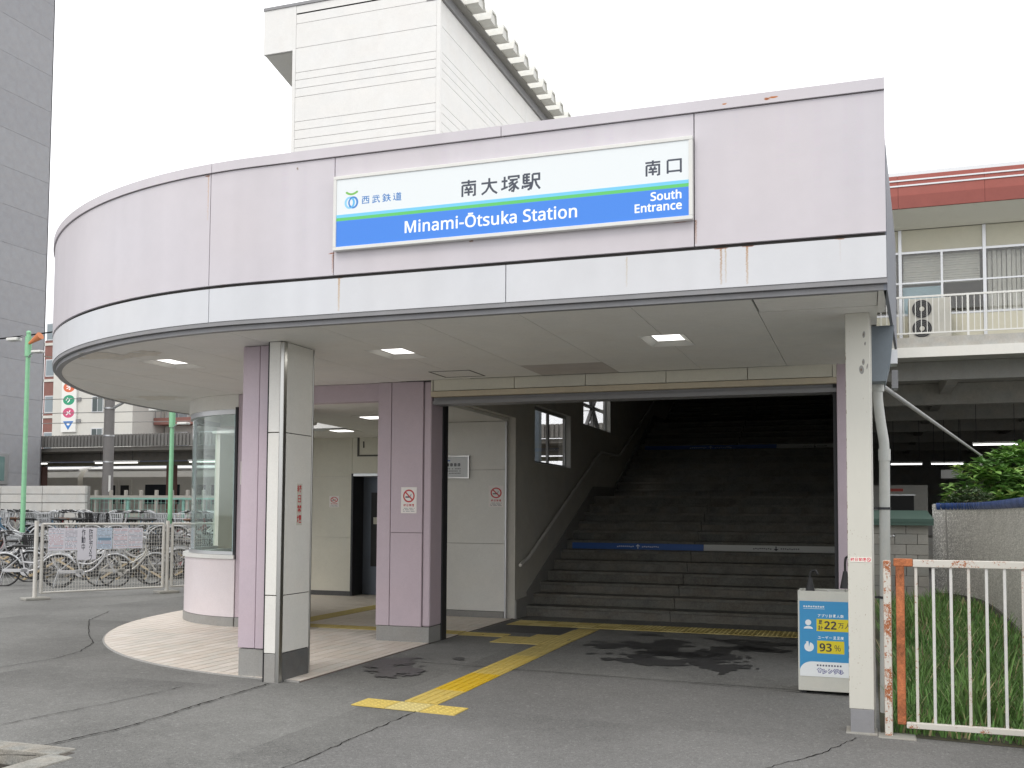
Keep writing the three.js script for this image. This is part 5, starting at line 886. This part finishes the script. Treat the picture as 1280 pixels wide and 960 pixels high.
{ // white building with round-letter banner
  const b = thing('white_building', 'white multi storey building with round coloured letters on its banner', 'building', [-53, 0, -64]), wm = weathered([.68, .67, .62], .05, .02, 5, 128, .7), brn = weathered([.26, .12, .10], .08, .04, 2, 128, .7);
  part(b, 'wall', bx(-57.4, -50.1, 0, 17.5, -70, -60), wm); part(b, 'brown_wall', bx(-58.5, -57.41, 0, 14.3, -69, -60.2), brn);
  for (let j = 0; j < 5; j++) { part(b, 'white_band', bx(-58.52, -57.412, 2.9 + j * 2.75, 3.1 + j * 2.75, -60.198, -60.14), wm); const w = part(b, 'window', bx(-58.35, -57.5, 3.3 + j * 2.75, 4.6 + j * 2.75, -60.2, -60.16), M.alu); part(w, 'pane', bx(-58.28, -57.57, 3.37 + j * 2.75, 4.53 + j * 2.75, -60.16, -60.15), plain([.25, .3, .33], .1)); }
  for (let j = 0; j < 5; j++) { const w = part(b, 'window', bx(-53.75, -52.7, 4.0 + j * 2.35, 5.2 + j * 2.35, -60, -59.95), M.alu); part(w, 'pane', bx(-53.68, -53.26, 4.07 + j * 2.35, 5.13 + j * 2.35, -59.95, -59.94), plain([.06, .08, .08], .1)); part(w, 'pane', bx(-53.2, -52.77, 4.07 + j * 2.35, 5.13 + j * 2.35, -59.95, -59.94), plain([.14, .17, .17], .1)); }
  const t = canvasTex(128, 768, (x, w, h) => { x.fillStyle = '#efefeb'; x.fillRect(0, 0, w, h); const cs = ['#d8554a', '#3b6fb0', '#e0704a', '#2f9f78', '#d3577f', '#3f7fc8'], ch = 'カラオケ'; for (let i = 0; i < 6; i++) { const y = 64 + i * 128; x.fillStyle = cs[i]; x.beginPath(); if (i === 5) { x.moveTo(18, y - 44); x.lineTo(110, y - 44); x.lineTo(64, y + 46); x.fill(); } else { x.arc(64, y, 50, 0, 7); x.fill(); } x.fillStyle = '#fff'; if (i < 4) glyph(x, ch[i], 34, y - 30, 60, '#ffffff', 15); else if (i === 4) glyph(x, 'メ', 34, y - 30, 60, '#ffffff', 15); else { x.beginPath(); x.arc(64, y - 14, 13, 0, 7); x.fill(); } } });
  const s = thing('letter_banner', 'vertical white banner of round coloured letters on the white building', 'banner', [-55.8, 7.3, -59.9]); part(s, 'board', faceUV(bx(-56.45, -55.1, 7.3, 13.0, -59.99, -59.85), -56.45, -55.1, 7.3, 13.0), new THREE.MeshPhysicalMaterial({ map: t, roughness: .5 })); parts(s, 'side_bracket', [8, 9.6, 11.2, 12.6].map(y => bx(-55.09, -54.75, y, y + .25, -59.99, -59.9)), M.grey);
  const a = thing('brown_apartments', 'apartment block with reddish brown balconies behind the platform', 'building', [-42, 0, -66]);
  part(a, 'wall', bx(-50, -30, 0, 16, -72, -63.5), wm);
  for (let j = 0; j < 5; j++) { const y = 2.4 + j * 2.75; part(a, 'balcony', [bx(-50, -30, y, y + .5, -63.49, -62.2)], brn); part(a, 'balcony_rail', [bx(-49.9, -30, y + 1.35, y + 1.4, -62.26, -62.22), ...Array.from({ length: 40 }, (_, i) => bx(-49.9 + i * .5, -49.87 + i * .5, y + .5, y + 1.35, -62.26, -62.22))], M.grey); for (let i = 0; i < 7; i++) { const w = part(a, 'window', bx(-49.6 + i * 2.8, -47.9 + i * 2.8, y + .52, y + 2.3, -63.49, -63.44), M.alu); part(w, 'pane', bx(-49.5 + i * 2.8, -48.8 + i * 2.8, y + .6, y + 2.2, -63.44, -63.43), plain([.2, .24, .27], .1)); part(w, 'pane', bx(-48.7 + i * 2.8, -48.0 + i * 2.8, y + .6, y + 2.2, -63.44, -63.43), plain([.3, .34, .37], .1)); } }
  const h = thing('low_building', 'long low dark blue building beyond the train', 'building', [-45, 0, -52]); part(h, 'wall', bx(-60, -20, 0, 4.6, -54, -51), plain([.13, .15, .21], .7)); part(h, 'parapet', bx(-60.1, -19.9, 4.6, 4.8, -54.1, -50.9), M.plinth);
}
// ---------------------------------------------------------------- mesh barrier with notices
{
  const mm = weathered([.62, .60, .555], .1, .05, .8, 128, .55);
  function meshPanel(A, B, h, label, first) {
    const dx = B[0] - A[0], dz = B[1] - A[1], L = Math.hypot(dx, dz), f = thing('mesh_barrier', label, 'barrier', [A[0], 0, A[1]], undefined, Math.atan2(-dz, dx)); LOCAL.add(f);
    part(f, 'frame', [rod([.1, .12, 0], [L - .08, .12, 0], .02, 8), rod([.1, h, 0], [L - .08, h, 0], .022, 8), rod([.1, .12, 0], [.1, h, 0], .03, 8), rod([L - .08, .12, 0], [L - .08, h, 0], .03, 8)], mm);
    if (first) { part(f, 'post', rod([0, 0, 0], [0, h + .06, 0], .035, 10), mm); part(f, 'foot_block', bx(-.2, .22, 0, .045, -.15, .15, .01), M.concrete); }
    part(f, 'post', rod([L, 0, 0], [L, h + .06, 0], .035, 10), mm); part(f, 'foot_block', bx(L - .2, L + .2, 0, .045, -.15, .15, .01), M.concrete);
    const w = []; for (let x = .13; x < L - .1; x += .052) w.push(bar([x, .12, 0], [x, h, 0], .005)); for (let y = .17; y < h; y += .062) w.push(bar([.1, y, .004], [L - .08, y, .004], .005)); const o = part(f, 'wire_mesh', w, mm); o.userData.kind = 'stuff';
    return [f, L];
  }
  const A = [-13.85, -14.19], B = [-12.75, -16.35], C = [-11.9, -18.6];
  const [f, L] = meshPanel(A, B, 1.33, 'beige wire mesh barrier carrying white paper notices', true); meshPanel(B, C, 1.33, 'beige wire mesh barrier without notices, partly behind the ticket booth', false);
  const pap = (k) => canvasTex(256, 256, (x, w, h) => { const r = rngOf(200 + k); x.fillStyle = k === 3 ? '#c9d6e6' : '#e4e2ea'; x.fillRect(0, 0, w, h); if (k === 2) { glyphs(x, '防犯カメラ', 150, 10, 62, 48, '#40404c', 10, true, .9); glyphs(x, '作動中', 50, 10, 62, 56, '#40404c', 10, true, .9); return; } for (let j = 0; j < 15; j++) { x.fillStyle = ['#8d8a98', '#c99aa0', '#8fa6b8'][Math.floor(r() * 3)]; for (let i = 0; i < 12; i++) if (r() < .8) x.fillRect(14 + i * 19, 14 + j * 15.5, 13, 7); } if (k === 3) { x.fillStyle = '#7f9fb8'; x.fillRect(20, 120, 216, 30); } });
  const th = f.rotation.y, put = (u0, u1, y0, y1, k, lab) => { const o = thing('paper_notice', lab, 'notice', [A[0], 0, A[1]], 'notices on the mesh barrier', th); LOCAL.add(o); o.position.set(A[0] + Math.cos(th) * u0, y0, A[1] - Math.sin(th) * u0); part(o, 'sheet', faceUV(bx(0, u1 - u0, 0, y1 - y0, .012 + .004 * (k === 2 ? 1 : 0), .015 + .004 * (k === 2 ? 1 : 0)), 0, u1 - u0, 0, y1 - y0), new THREE.MeshPhysicalMaterial({ map: pap(k), roughness: .7 })); };
  const s = L / 2.42; put(.2 * s, .48 * s, .86, 1.26, 0, 'white sheet of fine print next to the barrier end post'); put(.482 * s, .72 * s, .86, 1.255, 1, 'white sheet with pinkish print left of the tall lettered sheet'); put(.71 * s, 1.05 * s, .68, 1.265, 2, 'tall white sheet with large vertical Japanese lettering'); put(1.06 * s, 1.34 * s, .87, 1.26, 3, 'bluish printed sheet right beside the tall lettered sheet'); put(1.36 * s, 1.64 * s, .87, 1.255, 4, 'white fine print sheet, second beyond the tall lettered sheet'); put(1.645 * s, 1.92 * s, .87, 1.255, 5, 'white fine print sheet farthest from the barrier end post');
}
// ---------------------------------------------------------------- bicycles
function makeBike(c, basket, seatC) {
  const b = new THREE.Group(); LOCAL.add(b);
  const paint = plain(c, .3, .25, { clearcoat: .6 }), R = .325, wb = .54;
  for (const x of [-wb, wb]) {
    const w = part(b, 'wheel', new THREE.TorusGeometry(R - .012, .009, 6, 32).translate(x, R, 0), M.alu);
    part(w, 'tyre', new THREE.TorusGeometry(R - .004, .019, 7, 32).translate(x, R, 0), M.black);
    const sp = [rod([x, R, -.045], [x, R, .045], .022, 8)]; for (let i = 0; i < 16; i++) { const t = i / 16 * 6.283; sp.push(bar([x, R, (i % 2 ? .02 : -.02)], [x + Math.cos(t) * (R - .02), R + Math.sin(t) * (R - .02), 0], .0028)); } part(w, 'spokes', sp, M.alu);
    part(b, 'mudguard', new THREE.TorusGeometry(R + .03, .022, 4, 20, x > 0 ? 1.9 : 2.5).scale(1, 1, 1).rotateZ(x > 0 ? .75 : .5).translate(x, R, 0), M.alu);
  }
  part(b, 'frame', [rod([-wb, R, .05], [-.12, .3, .035], .011), rod([-wb, R, -.05], [-.12, .3, -.035], .011), rod([-wb, R, .05], [-.2, .62, .02], .009), rod([-wb, R, -.05], [-.2, .62, -.02], .009), rod([-.12, .28, 0], [-.23, .76, 0], .018), tube([[-.12, .29, 0], [.1, .36, 0], [.3, .56, 0], [.37, .74, 0]], .021, 16, 8), tube([[-.18, .5, 0], [.06, .48, 0], [.28, .62, 0], [.36, .80, 0]], .017, 16, 8), rod([.36, .70, 0], [.33, .86, 0], .022)], paint);
  parts(b, 'fork', [tube([[.37, .7, .03], [.43, .5, .05], [wb, R, .055]], .011, 12, 6), tube([[.37, .7, -.03], [.43, .5, -.05], [wb, R, -.055]], .011, 12, 6)], paint);
  part(b, 'handlebar', [rod([.335, .84, 0], [.31, .99, 0], .014), tube([[.08, 1.02, .28], [.2, 1.04, .27], [.33, 1.0, .14], [.35, .99, 0], [.33, 1.0, -.14], [.2, 1.04, -.27], [.08, 1.02, -.28]], .012, 30, 6)], M.alu); part(b, 'grip', [rod([.07, 1.02, .28], [.18, 1.04, .272], .017), rod([.07, 1.02, -.28], [.18, 1.04, -.272], .017)], M.black);
  part(b, 'saddle', [new THREE.SphereGeometry(1, 14, 10).scale(.13, .035, .095).translate(-.27, .83, 0), new THREE.SphereGeometry(1, 12, 8).scale(.12, .028, .04).translate(-.15, .825, 0), rod([-.23, .74, 0], [-.245, .82, 0], .013)], plain(seatC, .5));
  part(b, 'chain_guard', [bx(-.56, -.06, .29, .36, .045, .055, .004), new THREE.CylinderGeometry(.085, .085, .01, 18).rotateX(Math.PI / 2).translate(-.12, .3, .05)], paint); part(b, 'crank', [bar([-.12, .3, .075], [-.02, .18, .075], .02), bar([-.12, .3, -.075], [-.22, .42, -.075], .02), bx(-.07, .03, .17, .195, .08, .17), bx(-.27, -.17, .41, .435, -.17, -.08)], M.darkMetal);
  part(b, 'carrier', [bx(-.75, -.3, .70, .712, -.06, -.045), bx(-.75, -.3, .70, .712, .045, .06), bx(-.75, -.74, .70, .712, -.044, .044), bx(-.5, -.49, .70, .712, -.044, .044), rod([-wb, R, .055], [-.62, .7, .055], .007, 5), rod([-wb, R, -.055], [-.62, .7, -.055], .007, 5)], M.alu);
  part(b, 'stand', [rod([-wb, R, .06], [-.62, .02, .1], .009, 6), rod([-wb, R, -.06], [-.62, .02, -.1], .009, 6), rod([-.62, .02, .1], [-.62, .02, -.1], .009, 6)], M.alu);
  if (basket) { const g = [], x0 = .42, x1 = .68, y0 = .72, y1 = .98; for (const [u0, u1, v, y] of [[x0 - .01, x1 + .03, .17, y1], [x0 + .02, x1 - .02, .12, y0], [x0, x1 + .01, .145, (y0 + y1) / 2]]) { g.push(bar([u0, y, v], [u1, y, v], .012), bar([u0, y, -v], [u1, y, -v], .012), bar([u0, y, v], [u0, y, -v], .012), bar([u1, y, v], [u1, y, -v], .012)); } for (let i = 0; i <= 6; i++) { const t = i / 6; for (const s of [-1, 1]) g.push(bar([x0 + .02 + t * .22, y0, s * .12], [x0 - .01 + t * .30, y1, s * .17], .008)); g.push(bar([x1 - .02, y0, -.12 + .24 * t], [x1 + .03, y1, -.17 + .34 * t], .008), bar([x0 + .02, y0, -.12 + .24 * t], [x0 - .01, y1, -.17 + .34 * t], .008), bar([x0 + .02, y0, -.12 + .24 * t], [x1 - .02, y0, -.12 + .24 * t], .008)); } part(b, 'basket', g, basket); }
  return b;
}
{
  const kinds = [
    [makeBike([.55, .55, .56], M.alu, [.03, .03, .03]), 'silver city bicycle with wire basket in the crowded bicycle park', 'silver_bicycle', 'silver bicycles in the park'],
    [makeBike([.02, .02, .022], M.black, [.025, .025, .025]), 'black city bicycle with black basket in the crowded bicycle park', 'black_bicycle', 'black bicycles in the park'],
    [makeBike([.62, .60, .55], M.black, [.12, .06, .03]), 'cream bicycle with brown saddle in the crowded bicycle park', 'cream_bicycle', 'cream bicycles in the park'],
    [makeBike([.36, .03, .04], M.alu, [.03, .03, .03]), 'red bicycle with wire basket in the crowded bicycle park', 'red_bicycle', 'red bicycles in the park'],
    [makeBike([.10, .20, .30], M.alu, [.03, .03, .03]), 'blue bicycle with wire basket in the crowded bicycle park', 'blue_bicycle', 'blue bicycles in the park']];
  const rk = weathered([.42, .33, .20], .12, .06, .8, 128, .6), order = [0, 1, 0, 2, 0, 1, 4, 0, 2, 1, 0, 3];
  let n = 0;
  const add = (x, y, z, a, lean) => { const k = kinds[order[n++ % order.length]]; const o = k[0].clone(); o.name = numbered(k[2]); o.position.set(x, y, z); o.rotation.set(0, a, 0); o.children.forEach(() => 0); o.rotateX(lean); o.userData = { label: k[1], category: 'bicycle', group: k[3] }; scene.add(o); };
  const dir = [-.60, -.80], hd = Math.atan2(.60, .80); // rows run away from the road, bicycles stand across them
  const rows = [[-23.0, -17.2], [-21.4, -18.0], [-19.9, -18.9], [-18.3, -19.3], [-16.9, -19.9], [-15.5, -20.6], [-14.2, -21.5], [-12.8, -22.2], [-22.2, -16.9], [-20.6, -18.4], [-19.0, -18.5], [-17.5, -18.6], [-16.1, -19.4], [-14.8, -20.2], [-13.3, -20.9]];
  rows.forEach(([sx, sz], r) => {
    for (let i = 0; i < 11; i++) { const up = i >= 4 ? .52 : .02, d = i * .36 + (i >= 4 ? .35 : 0), x = sx + dir[0] * d, z = sz + dir[1] * d; if (z < -23.6) break; add(x + rr(-.1, .1), up, z + rr(-.08, .08), hd + rr(-.16, .16) + (rnd() < .5 ? Math.PI : 0), rr(-.09, .09)); }
    const e = 3.6, k = thing('bicycle_rack', 'tan steel bicycle rack with raised rear tier, loaded with bicycles', 'bicycle rack', [sx, 0, sz], 'racks of the bicycle park', Math.atan2(-dir[1], dir[0])); LOCAL.add(k);
    part(k, 'rail', [bx(-.3, e, 0, .018, -.34, -.28), bx(-.3, e, 0, .018, .28, .34)], rk); part(k, 'upper_rail', [bx(1.85, e, .44, .478, -.36, -.28), bx(1.85, e, .44, .478, .28, .36)], rk);
    for (const u of [1.9, 2.7, 3.5]) part(k, 'strut', [bar([u, 0, -.8], [u, .46, .1], .05), bar([u, 0, .8], [u, .46, -.1], .05)], rk); for (const u of [-.25, 1.0]) part(k, 'guide', [bar([u, 0, -.7], [u + .3, .55, .2], .045), bar([u, 0, .7], [u + .3, .55, -.2], .045)], rk);
  });
  // loose machines just behind the barrier
  for (const [x, z, a] of [[-15.15, -16.9, .55], [-14.7, -17.6, .62], [-14.1, -18.4, .5], [-13.6, -19.4, .7], [-13.1, -20.2, .6], [-16.4, -16.7, .5], [-17.8, -17.3, .62], [-12.6, -20.9, .6]]) add(x, .0, z, a, rr(-.08, .08));
}
renderer.render(scene, camera);
